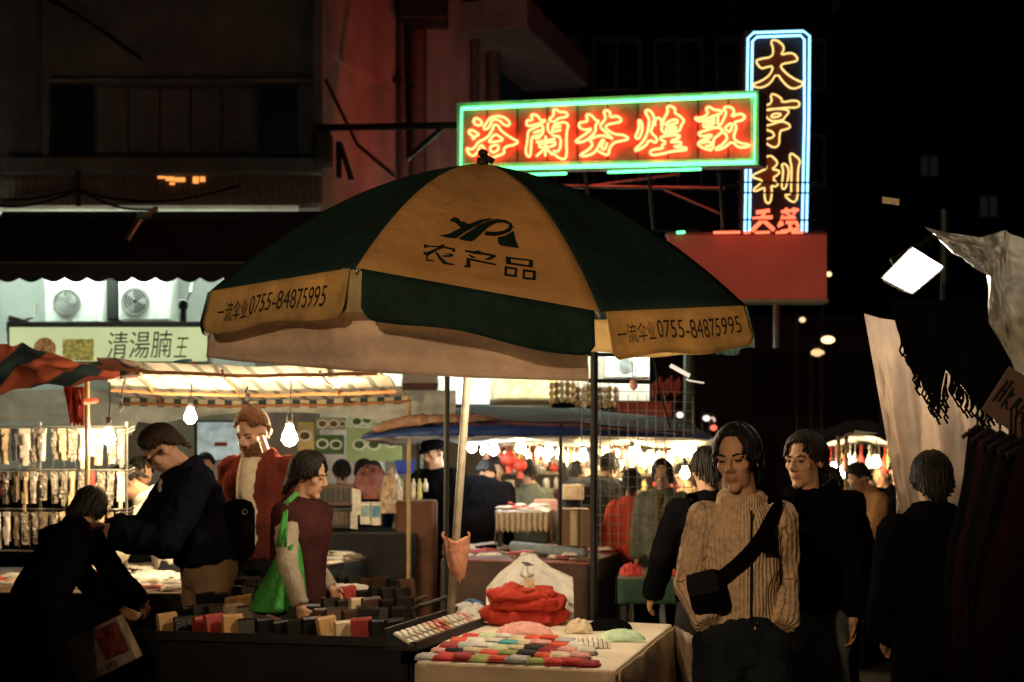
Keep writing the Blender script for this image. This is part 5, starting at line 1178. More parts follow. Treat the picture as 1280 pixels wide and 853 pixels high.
# shelves and hanging goods of the bulb lit stalls
def shelf_stall(label, u0, u1, Y, levels, seed, cols, lab):
    a = P(u0, 0, Y); b = P(u1, 0, Y); t = thing('display_shelf', label, 'shelf', ((a.x + b.x) / 2, Y, 0)); r = random.Random(seed)
    for v in levels:
        z = P(0, v, Y).z; m = MB(); m.box(((a.x + b.x) / 2, Y + .15, z - .012), (b.x - a.x, .34, .024)); m.build('shelf_board', goods_m[8], t)
        x = a.x + .03
        while x < b.x - .05:
            w_ = r.uniform(.05, .12); h_ = r.uniform(.07, .17); ci = r.choice(cols); m = MB(); kind = r.randrange(3)
            if kind == 0: m.box((x + w_ / 2, Y + .08, z + h_ / 2), (w_ * .9, .1, h_ - .002)); m.box((x + w_ / 2, Y + .027, z + h_ * .55), (w_ * .6, .008, h_ * .4))
            elif kind == 1: m.rings([((x + w_ / 2, Y + .08, z + .001), w_ * .38, w_ * .38), ((x + w_ / 2, Y + .08, z + h_ * .6), w_ * .42, w_ * .42), ((x + w_ / 2, Y + .08, z + h_ * .8), w_ * .18, w_ * .18), ((x + w_ / 2, Y + .08, z + h_), w_ * .2, w_ * .2)], 9)
            else: m.rings([((x + w_ / 2, Y + .08, z + .001), w_ * .25, w_ * .2), ((x + w_ / 2, Y + .08, z + h_ * .35), w_ * .45, w_ * .35), ((x + w_ / 2, Y + .08, z + h_ * .6), w_ * .2, w_ * .2), ((x + w_ / 2, Y + .08, z + h_ * .75), w_ * .32, w_ * .3), ((x + w_ / 2, Y + .08, z + h_), w_ * .1, w_ * .1)], 9)
            nm = ('boxed_trinket', 'jar', 'figurine')[kind]; tag(m.build(nm, goods_m[ci], smooth=kind > 0), '%s %s %s' % (goods_n[ci], nm.replace('_', ' '), lab), nm.split('_')[-1] if kind else 'box', '%s %ss %s' % (goods_n[ci], nm.replace('_', ' '), lab)); x += w_ + r.uniform(.005, .04)
    m = MB()
    for x in (a.x, b.x):
        m = MB(); m.box((x, Y + .15, P(0, levels[0] - 22, Y).z / 2), (.03, .3, P(0, levels[0] - 22, Y).z))
        m.build('side_panel', goods_m[8], t)
shelf_stall('trinket shelf at the right of the umbrella pole', 604, 700, 13.4, (590, 612, 634), 5, [0, 6, 3, 9, 1, 11, 8], 'on the trinket shelf right of the umbrella pole')
shelf_stall('trinket shelf behind the wire grid', 712, 905, 14.3, (592, 614, 636, 656), 6, [0, 6, 3, 1, 7, 9, 8], 'on the trinket shelf behind the wire grid')
for k in range(54):
    u = 606 + k * 5.4 + rnd.uniform(-2, 2); Y = rnd.choice((13.1, 13.7, 14.1)); v0 = 558 + rnd.uniform(-2, 4); ln = rnd.uniform(16, 34); ci = rnd.choice([0, 1, 3, 6, 1, 9, 4, 11]); m = MB()
    m.tube([P(u, v0 - 6, Y), P(u, v0 + ln, Y)], .005, 4)
    if k % 2: [m.ell(P(u, v0 + ln * q, Y), (.024, .024, .03), 7, 5) for q in (.35, .6, .85)]
    else: m.tube([P(u, v0 + ln * .3, Y), P(u, v0 + ln * .5, Y), P(u, v0 + ln, Y)], [.012, .026, .034], 7); m.ell(P(u, v0 + ln * .28, Y), (.024, .024, .024), 7, 5)
    tag(m.build('hanging_trinket', goods_m[ci], smooth=True), '%s %s hanging among the bulbs under the blue tarpaulin' % (goods_n[ci], 'bead string' if k % 2 else 'tassel'), 'trinket', '%s %ss under the blue tarpaulin' % (goods_n[ci], 'bead string' if k % 2 else 'tassel'))
lan_ = thing('red_lantern', 'pair of red lantern balls hanging under the blue tarpaulin', 'lantern', P(641, 577, 12.6)); redl = mat('lantern_red', (.60, .07, .04), .5, transl=.3)
for u, v, r_ in ((636, 574, .075), (650, 582, .065)):
    m = MB(); c = P(u, v, 12.6); m.ell(c, (r_, r_, r_ * .9), 14, 9); m.build('globe', redl, lan_, smooth=True); m = MB(); m.tube([c + Vector((0, 0, -r_ * .85)), c + Vector((0, 0, -r_ * .85 - .06))], [.02, .03], 8); m.build('tassel', redl, lan_)

# lace trimmed raised counter and middle table
lc = table('small raised counter with a white lace edge behind the middle table', [(P(622, 0, 11.6).x, 11.5), (P(684, 0, 11.6).x, 11.5), (P(690, 0, 12.4).x, 12.4), (P(618, 0, 12.4).x, 12.4)], P(0, 640, 11.5).z, goods_m[0], mat('counter_front', (.12, .05, .03), .7), drop=.25, sides=(1, 3))
lace = mat('lace', (.55, .46, .33), .8, nz=(30, .3))
m = MB(); a = P(620, 641, 11.49); b = P(686, 641, 11.49)
m.grid(lambda x, y: a.lerp(b, x) + Vector((0, -.008 * math.sin(x * 60), -.14 * y - .02 * y * (abs(math.sin(x * math.pi * 11))))), 132, 3); m.build('lace_edge', lace, lc, smooth=True, solid=.003)
lay([(P(626, 0, 11.6).x, 11.55), (P(680, 0, 11.6).x, 11.55), (P(680, 0, 12.3).x, 12.3), (P(626, 0, 12.3).x, 12.3)], P(0, 640, 11.5).z, 22, 'trinket packet on the lace edged counter', 'trinket packets on the lace edged counter', 8, cols=[0, 6, 6, 1, 11], sc=.8)
MT = [(P(553, 0, 10.9).x, 10.75), (P(736, 0, 10.3).x, 10.3), (P(789, 0, 12.0).x, 12.0), (P(566, 0, 12.4).x, 12.4)]
mz = P(0, 704, 10.3).z
mt = table('middle table with shiny wares beyond the umbrella pole', MT, mz, mat('oxblood_board', (.22, .05, .03), .6), mat('brown_skirt', (.05, .03, .025), .9), sides=(0, 1))
lay([(q[0] * .94 + .02, q[1] * .94 + .68) for q in MT], mz, 75, 'shiny packet on the middle table', 'shiny packets on the middle table', 9, cols=[0, 11, 1, 7, 0, 6, 1, 8], ang=.3, sc=.9)
m = MB(); m.tube([P(640, 683, 11.0), P(732, 692, 10.6)], .040, 12); o = m.build('rolled_tube', mat('grey_blue_roll', (.22, .27, .33), .6, nz=(20, .3)), smooth=True); tag(o, 'long grey blue roll lying across the middle table', 'roll')
cbx = mat('cardboard', (.22, .13, .08), .8, nz=(6, .2))
def carton(label, u0, v0, u1, v1, Y, dep, m_):
    a = P(u0, v1, Y); b = P(u1, v0, Y); t = thing('cardboard_box', label, 'box', ((a.x + b.x) / 2, Y, a.z)); c = Vector(((a.x + b.x) / 2, Y + dep / 2, (a.z + b.z) / 2))
    m = MB(); m.box(c, (b.x - a.x, dep, b.z - a.z)); m.build('box_body', m_, t, bevel=.004); m = MB(); m.box((c.x, Y - .003, c.z), (.06, .005, b.z - a.z - .01)); m.build('tape', goods_m[3], t)
    m = MB(); m.box((c.x, c.y - dep * .25, b.z + .004), (b.x - a.x - .01, dep * .48, .006)); m.box((c.x, c.y + dep * .25, b.z + .004), (b.x - a.x - .01, dep * .48, .006)); m.build('flap', m_, t)
carton('plain brown cardboard box standing left of the black steel post', 697, 638, 738, 683, 11.4, .4, cbx); carton('small yellowish box on the counter left of the black steel post', 704, 607, 730, 625, 12.2, .2, goods_m[3]); carton('flat pink box on the counter behind the lace edge', 668, 626, 697, 640, 12.4, .25, goods_m[4])
pc = thing('steel_post', 'tall black steel post with cross bars rising behind the umbrella', 'post', (P(742, 0, 9.6).x, 9.6, 0)); m = MB(); m.tube([(P(742, 0, 9.6).x, 9.6, 0), P(743, 395, 9.6)], .026, 8); m.build('upright', cord_black, pc)
for a, b in (((734, 443), (806, 445)), ((736, 476), (812, 478))):
    m = MB(); m.tube([P(*a, 9.6), P(*b, 9.6)], .015, 6); m.build('cross_bar', cord_black, pc)
pc = thing('steel_pole', 'thin black pole standing just left of the umbrella pole', 'post', (P(557, 0, 9.0).x, 9.0, 0)); m = MB(); m.tube([(P(556, 0, 9.0).x, 9.0, 0), P(559, 455, 9.0)], .017, 8); m.build('upright', cord_black, pc)
pc = thing('stall_pole', 'thin dark pole holding the front of the blue tarpaulin', 'post', (P(698, 0, 11.2).x, 11.2, 0)); m = MB(); m.tube([(P(698, 0, 11.2).x, 11.2, 0), P(701, 530, 11.2)], .015, 8); m.build('upright', cord_black, pc)
gp = thing('wire_grid', 'square wire grid panel standing at the end of the middle table', 'grid panel', P(800, 690, 10.4)); wire = mat('grid_wire', (.22, .20, .18), .5, .4, nz=None)
for k in range(13):
    u = 727 + k * 11.6; m = MB(); m.tube([P(u, 489 + k * .6, 10.4), P(u, 688 - k * 1.2, 10.4)], .003, 5); m.build('wire', wire, gp)
for k in range(17):
    v = 489 + k * 11.9; m = MB(); m.tube([P(727, v, 10.4), P(866, v + 1.5, 10.4)], .003, 5); m.build('wire', wire, gp)
m = MB(); m.tube([P(817, 443, 9.7), P(822, 480, 9.75), P(838, 536, 9.9)], .008, 5); tag(m.build('dangling_cable', cord_black), 'thin cable slanting down from the umbrella rim past the wire grid', 'cable')
cdl = thing('hanging_gourd', 'small pink gourd hanging on cords in front of the white board', 'ornament', P(792, 484, 9.5)); m = MB(); m.rings([((P(792, 0, 9.5).x, 9.5, P(0, 488, 9.5).z), .008, .008), ((P(792, 0, 9.5).x, 9.5, P(0, 484, 9.5).z), .028, .028), ((P(792, 0, 9.5).x, 9.5, P(0, 477, 9.5).z), .026, .026), ((P(792, 0, 9.5).x, 9.5, P(0, 474, 9.5).z), .01, .01)], 10); m.build('gourd', goods_m[4], cdl, smooth=True); m = MB(); m.tube([P(790, 446, 9.5), P(791, 475, 9.5)], .004, 5); m.tube([P(796, 446, 9.5), P(793, 475, 9.5)], .004, 5); m.build('cord', goods_m[8], cdl)
m = MB(); m.tube([P(838, 457, 11.5), P(862, 470, 11.5)], .016, 8); m.tube([P(858, 474, 11.5), P(862, 476, 11.5), P(880, 479, 11.5)], .006, 5); o = tag(m.build('tube_lamp', emat('small_tube', (1, .85, .7), .9)), 'short slanting fluorescent stick right of the umbrella rim', 'lamp')
rdt = mat('dull_red_banner', (.16, .03, .025), .7, nz=(9, .5)); rb = thing('red_banner', 'dull red striped banner behind the wire grid', 'banner', P(810, 520, 13.5)); m = MB(); m.grid(lambda a, b: P(770 + 70 * a, 502 + 24 * b + 4 * a * 0, 15.5) + Vector((0, .05 * math.sin(a * 9), 0)), 12, 5); m.build('cloth', rdt, rb, solid=.004, smooth=True)
for k in range(8):
    m = MB(); u = 816 + k * 4.6; m.rings([(P(u, 500 - (k * 37 % 11), 15.2), .004, .004), (P(u, 494 - (k * 37 % 11), 15.2), .02, .02), (P(u, 482 - (k * 37 % 11), 15.2), .022, .022), (P(u, 478 - (k * 37 % 11), 15.2), .006, .006)], 8); tag(m.build('red_charm', rdt, smooth=True), 'small red charm hanging in the dark above the wire grid', 'charm', 'red charms above the wire grid')
grt = table('green cloth table behind the man in the ribbed sweater', [(P(772, 0, 10.2).x, 10.2), (P(905, 0, 10.2).x, 10.2), (P(905, 0, 11.2).x, 11.2), (P(775, 0, 11.2).x, 11.2)], P(0, 722, 10.2).z, goods_m[8], mat('green_table_cloth', (.03, .07, .05), .9), drop=.18)
heap('red_bag', 'red plastic bag lying on the green cloth table', 'bag', (P(792, 0, 10.3).x, 10.45, P(0, 722, 10.2).z), .09, .1, .09, goods_m[1], 14); heap('red_cloth', 'folded red cloth beside the ribbed sweater on the green table', 'cloth', (P(846, 0, 10.3).x, 10.45, P(0, 722, 10.2).z), .08, .1, .07, goods_m[1], 15); heap('pale_bundle', 'pale crumpled bundle on the far corner of the middle table', 'cloth', (P(778, 0, 11.8).x, 11.75, mz), .14, .12, .10, goods_m[3], 16)

# ---------------- right lane
lane = thing('lane_tarpaulin', 'dark patched tarpaulin over the stalls of the right lane', 'tarpaulin', P(1075, 545, 12)); m = MB()
m.grid(lambda a, b: P(1000 + 140 * a, 548 + 6 * math.sin(a * 9) - 0 * b, 11.8).lerp(P(1010 + 130 * a, 560, 15.5), b) + Vector((0, 0, .03 * noise.noise(Vector((a * 8, b * 4, 0))))), 30, 8); m.build('sheet', pale, lane, smooth=True, solid=.004)
m = MB(); m.grid(lambda a, b: P(995 + 150 * a, 546 + 6 * math.sin(a * 9), 11.78) + Vector((0, -.01, .10 - .09 * b)), 30, 2); m.build('front_flap', mat('dark_tarp_top', (.02, .022, .03), .7), lane, solid=.004)
m = MB(); m.grid(lambda a, b: P(1068 + 30 * a, 538 + 4 * a + 6 * b * (1 - a), 11.5), 6, 3); m.build('torn_patch', pale, lane, solid=.004)
for u in (1058, 1048): m = MB(); m.tube([P(u, 545, 12), (P(u, 0, 12).x, 12, 0)], .018, 8); m.build('pole', mat('bamboo', (.34, .24, .12), .6), lane)
for u, v, Y, s_ in ((1031, 585, 12.4, 70), (1042, 588, 12.8, 70), (1053, 592, 13, 40), (1095, 579, 12.6, 60), (1122, 585, 12.2, 60), (1073, 600, 12.8, 40), (1060, 577, 13.4, 40)): bulb('warm bare bulb burning in the right lane stalls', u, v, Y, .14, s=s_ * 1.0, group='bulbs in the right lane')
shelf_stall('trinket shelf in the right lane behind the tan jacketed man', 1015, 1150, 14.2, (604, 622, 640), 16, [0, 1, 3, 7, 6, 9, 8], 'on the shelf of the right lane')
for k in range(22):
    u = 1022 + k * 5.2 + rnd.uniform(-2, 2); Y = rnd.choice((12.9, 13.4, 13.9)); v0 = 560; ln = rnd.uniform(20, 46); ci = rnd.choice([1, 1, 3, 6, 9, 7]); m = MB(); m.tube([P(u, v0 - 4, Y), P(u, v0 + ln, Y)], .005, 4); m.tube([P(u, v0 + ln * .3, Y), P(u, v0 + ln * .55, Y), P(u, v0 + ln, Y)], [.012, .028, .034], 7)
    tag(m.build('hanging_trinket', goods_m[ci], smooth=True), '%s tassel hanging among the bulbs of the right lane' % goods_n[ci], 'trinket', '%s tassels in the right lane' % goods_n[ci])
RT = [(P(1045, 0, 11.0).x, 11.0), (P(1076, 0, 11.0).x, 10.9), (P(1082, 0, 13).x, 13), (P(1030, 0, 13).x, 13)]
table('stall table of the right lane with red goods', RT, .86, goods_m[8], darkcloth); lay(RT, .86, 26, 'small packet on the right lane table', 'packets on the right lane table', 19, cols=[1, 6, 0, 7, 3]); carton('red box at the near end of the right lane table', 1052, 645, 1064, 668, 11.0, .16, goods_m[1])
m = MB(); c = P(1080, 745, 13.0); m.rings([((c.x, 13, .0), .09, .09), ((c.x, 13, .03), .09, .09), ((c.x, 13, .05), .025, .025), ((c.x, 13, .45), .022, .022), ((c.x, 13, .52), .05, .05), ((c.x, 13, .56), .02, .02)], 10); tag(m.build('bollard', goods_m[3], smooth=True), 'small pale post standing on the lane floor', 'post')

# distant lamps
for u, v, Y, s_, c_, lb in ((1036, 343, 22, 14, (1, .62, .3), 'tiny orange lamp just right of the red billboard'), (1003, 400, 23, 8, (1, .7, .4), 'small lamp below the red billboard'), (1035, 425, 22, 16, (1, .66, .32), 'oval street lamp glowing below the red billboard'), (1022, 441, 22.5, 8, (1, .6, .28), 'slanting dim lamp beside the oval street lamp'), (1113, 525, 20, 10, (1, .55, .25), 'orange lamp left of the hanging plastic sheet'), (850, 519, 21, 9, (1, .9, .8), 'white pinpoint lamp right of the wire grid, the leftmost'), (883, 523, 21, 9, (1, .9, .8), 'white pinpoint lamp above the red pinpoint lamp'), (892, 535, 21, 8, (1, .2, .12), 'red pinpoint lamp near the sweater man’s hair'), (890, 525, 21.3, 6, (1, .7, .6), 'pinkish pinpoint lamp beside the white one')):
    c = P(u, v, Y); t = thing('street_lamp', lb, 'lamp', c); big = 1.3 if 'oval' in lb else (.95 if 'tiny' not in lb else .8)
    m = MB(); m.ell(c, (.055 * big * (1.5 if 'oval' in lb else 1), .05, .045 * big), 10, 8); m.build('lens', emat('lamp_%d' % u, c_, s_ * .16), t, smooth=True); m = MB(); m.box(c + Vector((0, .05, .05 * big + .02)), (.12 * big, .16, .03)); m.build('hood', steel, t); m = MB(); m.tube([c + Vector((0, .1, .05 * big)), c + Vector((0, .5, .25)), (c.x, Y + .5, 0)], .03, 6); m.build('pole', steel, t)

# ---------------- right foreground stall: floodlight, plastic sheets, scarf, garments
fl = thing('floodlight', 'glaring square floodlight at the right stall', 'floodlight', P(1143, 337, 6.6))
cs = [P(1107, 346, 6.55), P(1141, 311, 6.60), P(1178, 334, 6.62), P(1142, 364, 6.56)]; n_ = (cs[1] - cs[0]).cross(cs[3] - cs[0]).normalized(); n_ = n_ if n_.y < 0 else -n_
m = MB(); m.plate([c + n_ * .004 for c in cs], -n_ * .01); m.build('lamp_glass', emat('flood', (1, .90, .70), 130), fl)
cc = sum(cs, Vector()) / 4; m = MB(); big = [cc + (c - cc) * 1.14 - n_ * .01 for c in cs]; sm = [cc + (c - cc) * .6 - n_ * .13 for c in cs]
m.add(big + sm, [(4, 5, 6, 7), (0, 1, 5, 4), (1, 2, 6, 5), (2, 3, 7, 6), (3, 0, 4, 7), (3, 2, 1, 0)]); m.build('housing', steel, fl)
m = MB(); m.tube([cc - n_ * .1, cc - n_ * .16 + Vector((.0, .12, .12)), P(1180, 290, 7.0)], .014, 6); m.build('bracket', steel, fl)
fp = thing('stall_scaffold', 'dark steel frame of the right stall carrying the floodlight', 'frame', (P(1085, 0, 6.9).x, 6.9, 0)); m = MB()
m.tube([(P(1180, 0, 7.0).x, 7.0, 0), P(1180, 262, 7.0)], .02, 8); m.build('bar', cord_black, fp)
m = MB(); m.plate([P(1103, 246, 6.9), P(1124, 249, 6.9), P(1124, 257, 6.9), P(1103, 254, 6.9)], (0, .004, 0)); tag(m.build('tape_strip', goods_m[3]), 'torn strip of tan tape above the floodlight', 'tape')
clear = mat('crumpled_plastic', (.62, .58, .50), .18, nz=(7, .4), bump=(13, .10), spec=.7, transl=.6)
def free_sheet(name, label, cat, top, bot, Y0, Y1, m_, amp, seed, nu=50, nv=30, solid=0, part='sheet'):
    t = thing(name, label, cat, P(*bot[len(bot) // 2], Y1)); T_ = [P(u, v, Y0) for u, v in top]; B_ = [P(u, v, Y1) for u, v in bot]
    def fn(a, b):
        p_ = poly_at(T_, a).lerp(poly_at(B_, a), b); q = noise.noise(Vector((a * 5 + seed, b * 2.2, seed))); r_ = abs(noise.noise(Vector((a * 9, b * 5 + seed, 2))))
        e = amp * (q + .8 * r_ + .3 * abs(noise.noise(Vector((a * 17, b * 12, seed)))) + .35 * math.sin(a * 21 + b * 3 + seed) * (.3 if amp > .1 else 1)) * min(1, 8 * b + .15); return p_ + Vector((e * .25, e, e * .1))
    m = MB(); m.grid(fn, nu, nv); m.build(part, m_, t, smooth=True, solid=solid); return t
free_sheet('plastic_sheet', 'crumpled clear plastic sheet hanging at the upper right', 'plastic sheet', ((1156, 284), (1190, 292), (1225, 297), (1256, 288), (1262, 292), (1330, 316)), ((1190, 312), (1212, 330), (1238, 347), (1236, 402), (1268, 462), (1330, 500)), 4.9, 4.75, clear, .15, 4, 90, 60)
peach = mat('peach_sheet', (.66, .50, .38), .5, nz=(3, .35), bump=(8, .04), transl=.55)
free_sheet('peach_sheet', 'peach coloured plastic sheet hanging behind the fringed shawl', 'plastic sheet', ((1080, 392), (1100, 398), (1128, 402), (1165, 395), (1210, 390), (1260, 385)), ((1128, 660), (1150, 690), (1185, 700), (1215, 690), (1235, 690), (1262, 690)), 5.9, 6.3, peach, .06, 9)
shawl = thing('fringed_shawl', 'black shawl with knotted fringe hanging below the floodlight', 'shawl', P(1190, 470, 5.4)); SHT = [P(1108, 372, 5.55), P(1160, 374, 5.4), P(1216, 378, 5.3), P(1272, 382, 5.2)]
low = [(1126, 420), (1140, 455), (1158, 490), (1176, 505), (1185, 462), (1195, 478), (1215, 503), (1235, 512), (1268, 500)]
SHB = [P(u, v, 5.45 - .0012 * (u - 1126)) for u, v in low]
m = MB(); m.grid(lambda a, b: poly_at(SHT, a).lerp(poly_at(SHB, a), b) + Vector((0, .035 * math.sin(a * 17) * b + .02 * noise.noise(Vector((a * 6, b * 3, 1))), 0)), 60, 16); m.build('cloth', blk, shawl, smooth=True, solid=.004)
m = MB(); r = random.Random(77)
for i in range(64):
    a = i / 63; p_ = poly_at(SHB, a); d_ = r.uniform(.06, .085) if a < .93 else .03; s_ = r.uniform(-.012, .014); m.tube([p_ + Vector((0, 0, .01)), p_ + Vector((s_ + .006, -.008, -d_ * .4)), p_ + Vector((s_, .006, -d_ * .7)), p_ + Vector((s_ + .012, 0, -d_))], [.004, .0055, .004, .005], 5)
m.build('fringe', blk, shawl)
cdm = mat('brown_card', (.16, .095, .07), .8, nz=(6, .3)); ks = thing('cardboard_sign', 'tilted brown cardboard price sign with black handwriting at the right edge', 'sign', P(1255, 515, 4.55))
kc = [P(1228, 512, 4.55), P(1262, 458, 4.55), P(1320, 500, 4.50), P(1294, 562, 4.50)]; m = MB(); m.plate(kc, (0, .008, 0)); m.build('card', cdm, ks)
def kp(a, b): return kc[0].lerp(kc[3], a).lerp(kc[1].lerp(kc[2], a), b) + Vector((0, -.004, 0))
m = MB()
for l in ([(.06, .25), (.10, .75)], [(.14, .30), (.17, .80)], [(.06, .5), (.16, .56)], [(.22, .25), (.24, .7)], [(.30, .62), (.235, .45), (.32, .28)], [(.37, .3), (.42, .62), (.46, .62), (.43, .45), (.50, .30)], [(.5, .25), (.56, .75), (.60, .35), (.66, .8)], [(.62, .2), (.70, .72), (.72, .3), (.82, .76)], [(.78, .2), (.88, .7)]): m.tube([kp(*q) for q in l], .0045, 5)
m.build('handwriting', mat('marker_ink', (.006, .006, .006), .6, nz=None), ks)
darkg = [(.010, .010, .012), (.03, .012, .014), (.014, .012, .02), (.02, .018, .016)]
for k in range(6):
    u0 = 1206 + k * 14; Y = 4.75 - k * .10; gm = fab('garment_%d' % (k % 4), darkg[k % 4], .7); lb = ['black garment with a hooded shoulder, nearest the lane', 'dark red garment second from the lane', 'dark purple garment third from the lane', 'brownish garment fourth from the lane', 'black garment fifth from the lane', 'dark red garment at the picture edge'][k] + ' on the right stall'
    t = thing('hanging_garment', lb, 'garment', (P(u0 + 15, 0, Y).x, Y, P(0, 640, Y).z), 'garments hanging on the right stall'); xc = P(u0 + 16, 0, Y).x; zt = P(0, 536 + k * 4, Y).z; wd = .085 + .01 * k
    def fn(a, b, xc=xc, zt=zt, Y=Y, wd=wd, k=k):
        w_ = wd * (min(1, .28 + 2.6 * b) + .18 * b); an = a * 2 * math.pi; return Vector((xc + w_ * math.cos(an) * (1 + .13 * math.sin(an * 5 + k)) + .03 * noise.noise(Vector((b * 3, k, 0))), Y + (.05 + .10 * b) * math.sin(an) * (1 + .2 * math.sin(an * 7)), zt - 1.35 * b))
    m = MB(); m.grid(fn, 40, 18); m.build('cloth', gm, t, smooth=True); m = MB(); m.tube([(xc - wd * .6, Y, zt - .03), (xc, Y, zt + .01), (xc + wd * .6, Y, zt - .03)], .008, 6); m.tube([(xc, Y, zt), (xc, Y, zt + .09)], .004, 5); m.build('hanger', steel, t)

# ---------------- front: wallet trays and sock table
WT = [(-1.78, 7.16), (-.50, 6.86), (-.10, 8.02), (-1.55, 8.5)]
table('black clothed table with racks of wallets in the foreground', WT, .70, mat('black_table', (.012, .012, .014), .8), darkcloth)
e1 = Vector((WT[1][0] - WT[0][0], WT[1][1] - WT[0][1], 0)); e2 = Vector((WT[3][0] - WT[0][0], WT[3][1] - WT[0][1], 0)); ez = math.atan2(e1.y, e1.x); O_ = Vector((*WT[0], .70))
def wallet_mesh(k):
    m = MB(); w_, h_, t_ = .105, .115, .030
    pts = [(-t_ / 2, 0), (t_ / 2, 0), (t_ / 2, h_ - .012), (t_ / 4, h_), (-t_ / 4, h_), (-t_ / 2, h_ - .012)]
    m.plate([Vector((-w_ / 2, x, z)) for x, z in pts], (w_, 0, 0)); m.box((w_ * .2, -t_ / 2 - .002, h_ * .55), (.02, .004, .05)); m.box((0, 0, h_ + .001), (w_ * .9, t_ * .25, .003))
    me = m.mesh('wallet'); me.materials.append(blk); return me
wm = wallet_mesh(0)
wal = [('tan', mat('leather_tan', (.50, .30, .13), .45, bump=(90, .003))), ('red', mat('leather_red', (.35, .05, .045), .45, bump=(90, .003))), ('pink', mat('leather_pink', (.60, .30, .24), .45)), ('black', mat('leather_black', (.012, .011, .011), .35, bump=(90, .003))), ('cream', mat('leather_cream', (.62, .50, .34), .45)), ('dark brown', mat('leather_brown', (.06, .03, .02), .4)), ('grey', mat('leather_grey', (.25, .25, .25), .45))]
rown = ['front', 'second', 'third', 'fourth', 'back']
for row in range(5):
    base = O_ + e2 * (.035 + row * .19); ln = e1.length * (.97 - .04 * row); base.z += .028 * row; t = thing('wallet_rack', 'long black rack, the %s row on the wallet table' % rown[row], 'rack', base + e1 * .5); dirx = e1.normalized(); diry = Vector((-dirx.y, dirx.x, 0)); zoff = .0
    m = MB(); c = base + dirx * (ln / 2) + Vector((0, 0, .022 + zoff)); m.box(c - diry * .078, (ln, .012, .044), rz=ez); m.box(c + diry * .078, (ln, .012, .075), rz=ez); m.box(c + Vector((0, 0, -.018 - .014 * row)), (ln, .144, .008 + .028 * row), rz=ez); m.build('rack_body', mat('black_card', (.014, .014, .016), .6), t)
    m = MB()
    for k in range(10): q = base + dirx * (ln * (k + .5) / 10) + Vector((0, 0, .02)); m.box(q, (.006, .14, .03), rz=ez)
    m.build('divider', MATS['black_card'], t)
    n = 15
    for k in range(n):
        if row == 0: ci = (0, 3, 1, 1, 0, 3, 3, 3, 3, 3, 0, 4, 1, 3, 3)[k]
        else: ci = rnd.choice((3, 3, 3, 0, 1, 2, 3, 5, 3, 3, 4, 3, 5, 3))
        o = bpy.data.objects.new('wallet', wm); C.objects.link(o); objmat(o, wal[ci][1]); o.location = base + dirx * (ln * (k + .55) / n) + diry * rnd.uniform(-.02, .02) + Vector((0, 0, .012)); o.rotation_euler = (rnd.uniform(-.25, .05), rnd.uniform(-.08, .08), ez + rnd.choice((.9, .95, 1.15, .35)) + rnd.uniform(-.1, .1)); o.scale = (1, 1, rnd.uniform(.8, 1.05))
        tag(o, '%s wallet standing in the %s rack of the wallet table' % (wal[ci][0], rown[row]), 'wallet', '%s wallets in the %s rack' % (wal[ci][0], rown[row]))
# long thin boxes of straps lying over the racks
for k, (u0, v0, u1, v1, Y, mi) in enumerate(((350, 750, 392, 739, 8.0, 3), (405, 757, 450, 746, 7.9, 1), (425, 762, 500, 748, 7.8, 2), (470, 757, 500, 750, 8.0, 0), (392, 765, 440, 760, 7.6, 4), (300, 748, 352, 737, 8.1, 3), (505, 765, 560, 746, 7.6, 3), (500, 757, 535, 745, 7.9, 5))):
    a = P(u0, v0, Y); b = P(u1, v1, Y + .15); d_ = b - a; m = MB(); m.tube([a, a.lerp(b, .06), b.lerp(a, .06), b], [.014, .018, .018, .014], 6, flat=.6); m.tube([a.lerp(b, .3) + Vector((0, 0, .002)), a.lerp(b, .36) + Vector((0, 0, .002))], .0195, 6, flat=.6); tag(m.build('strap', wal[mi][1]), '%s strap lying across the wallet racks%s' % (wal[mi][0], ', the one nearest the umbrella pole' if k == 6 else (', under the green bag' if k == 5 else (', beside the white crumple' if k == 0 else ''))), 'strap')
heap('white_shirt', 'crumpled white shirt lying on the back of the wallet racks', 'shirt', (P(428, 0, 7.9).x, 7.95, .84), .21, .11, .07, white_plastic, 21, 7); heap('white_scarf', 'thin white cloth trailing toward the pole behind the crumpled shirt', 'cloth', (P(460, 0, 8.1).x, 8.15, .87), .11, .06, .05, white_plastic, 22, 8); heap('striped_cloth', 'black and white striped cloth next to the green bag', 'cloth', (P(380, 0, 7.9).x, 7.9, .85), .07, .06, .05, stripes(mat('zebra', (.7, .68, .6), .8, nz=None), (.02, .02, .02), 40, 'X', .5), 23)
# sock table
ST = [(-.42, 6.22), (.435, 5.95), (.86, 7.62), (-.2, 8.05)]
wcl = mat('white_table_cloth', (.74, .66, .55), .75, nz=(3, .15), bump=(18, .01)); tcl = mat('cream_table_cloth', (.60, .48, .34), .8, nz=(3, .25), bump=(14, .012), transl=.15)
table('sock table under a white cloth at the front centre', ST, .72, wcl, tcl, sides=(0, 1), skirt_wave=.04)
m = MB(); m.grid(lambda a, b: Vector((.87 + .05 * a + .05 * b * math.sin(a * 5), 7.62 - .55 * a, .715 - .62 * b)) + Vector((.04 * noise.noise(Vector((a * 5, b * 3, 1))), 0, 0)), 14, 12); tag(m.build('clear_skirt', mat('clear_skirt', (.45, .34, .24), .25, nz=(5, .4), bump=(10, .04), transl=.5), smooth=True, solid=.002), 'clear plastic sheet draped off the far right corner of the sock table', 'plastic sheet')
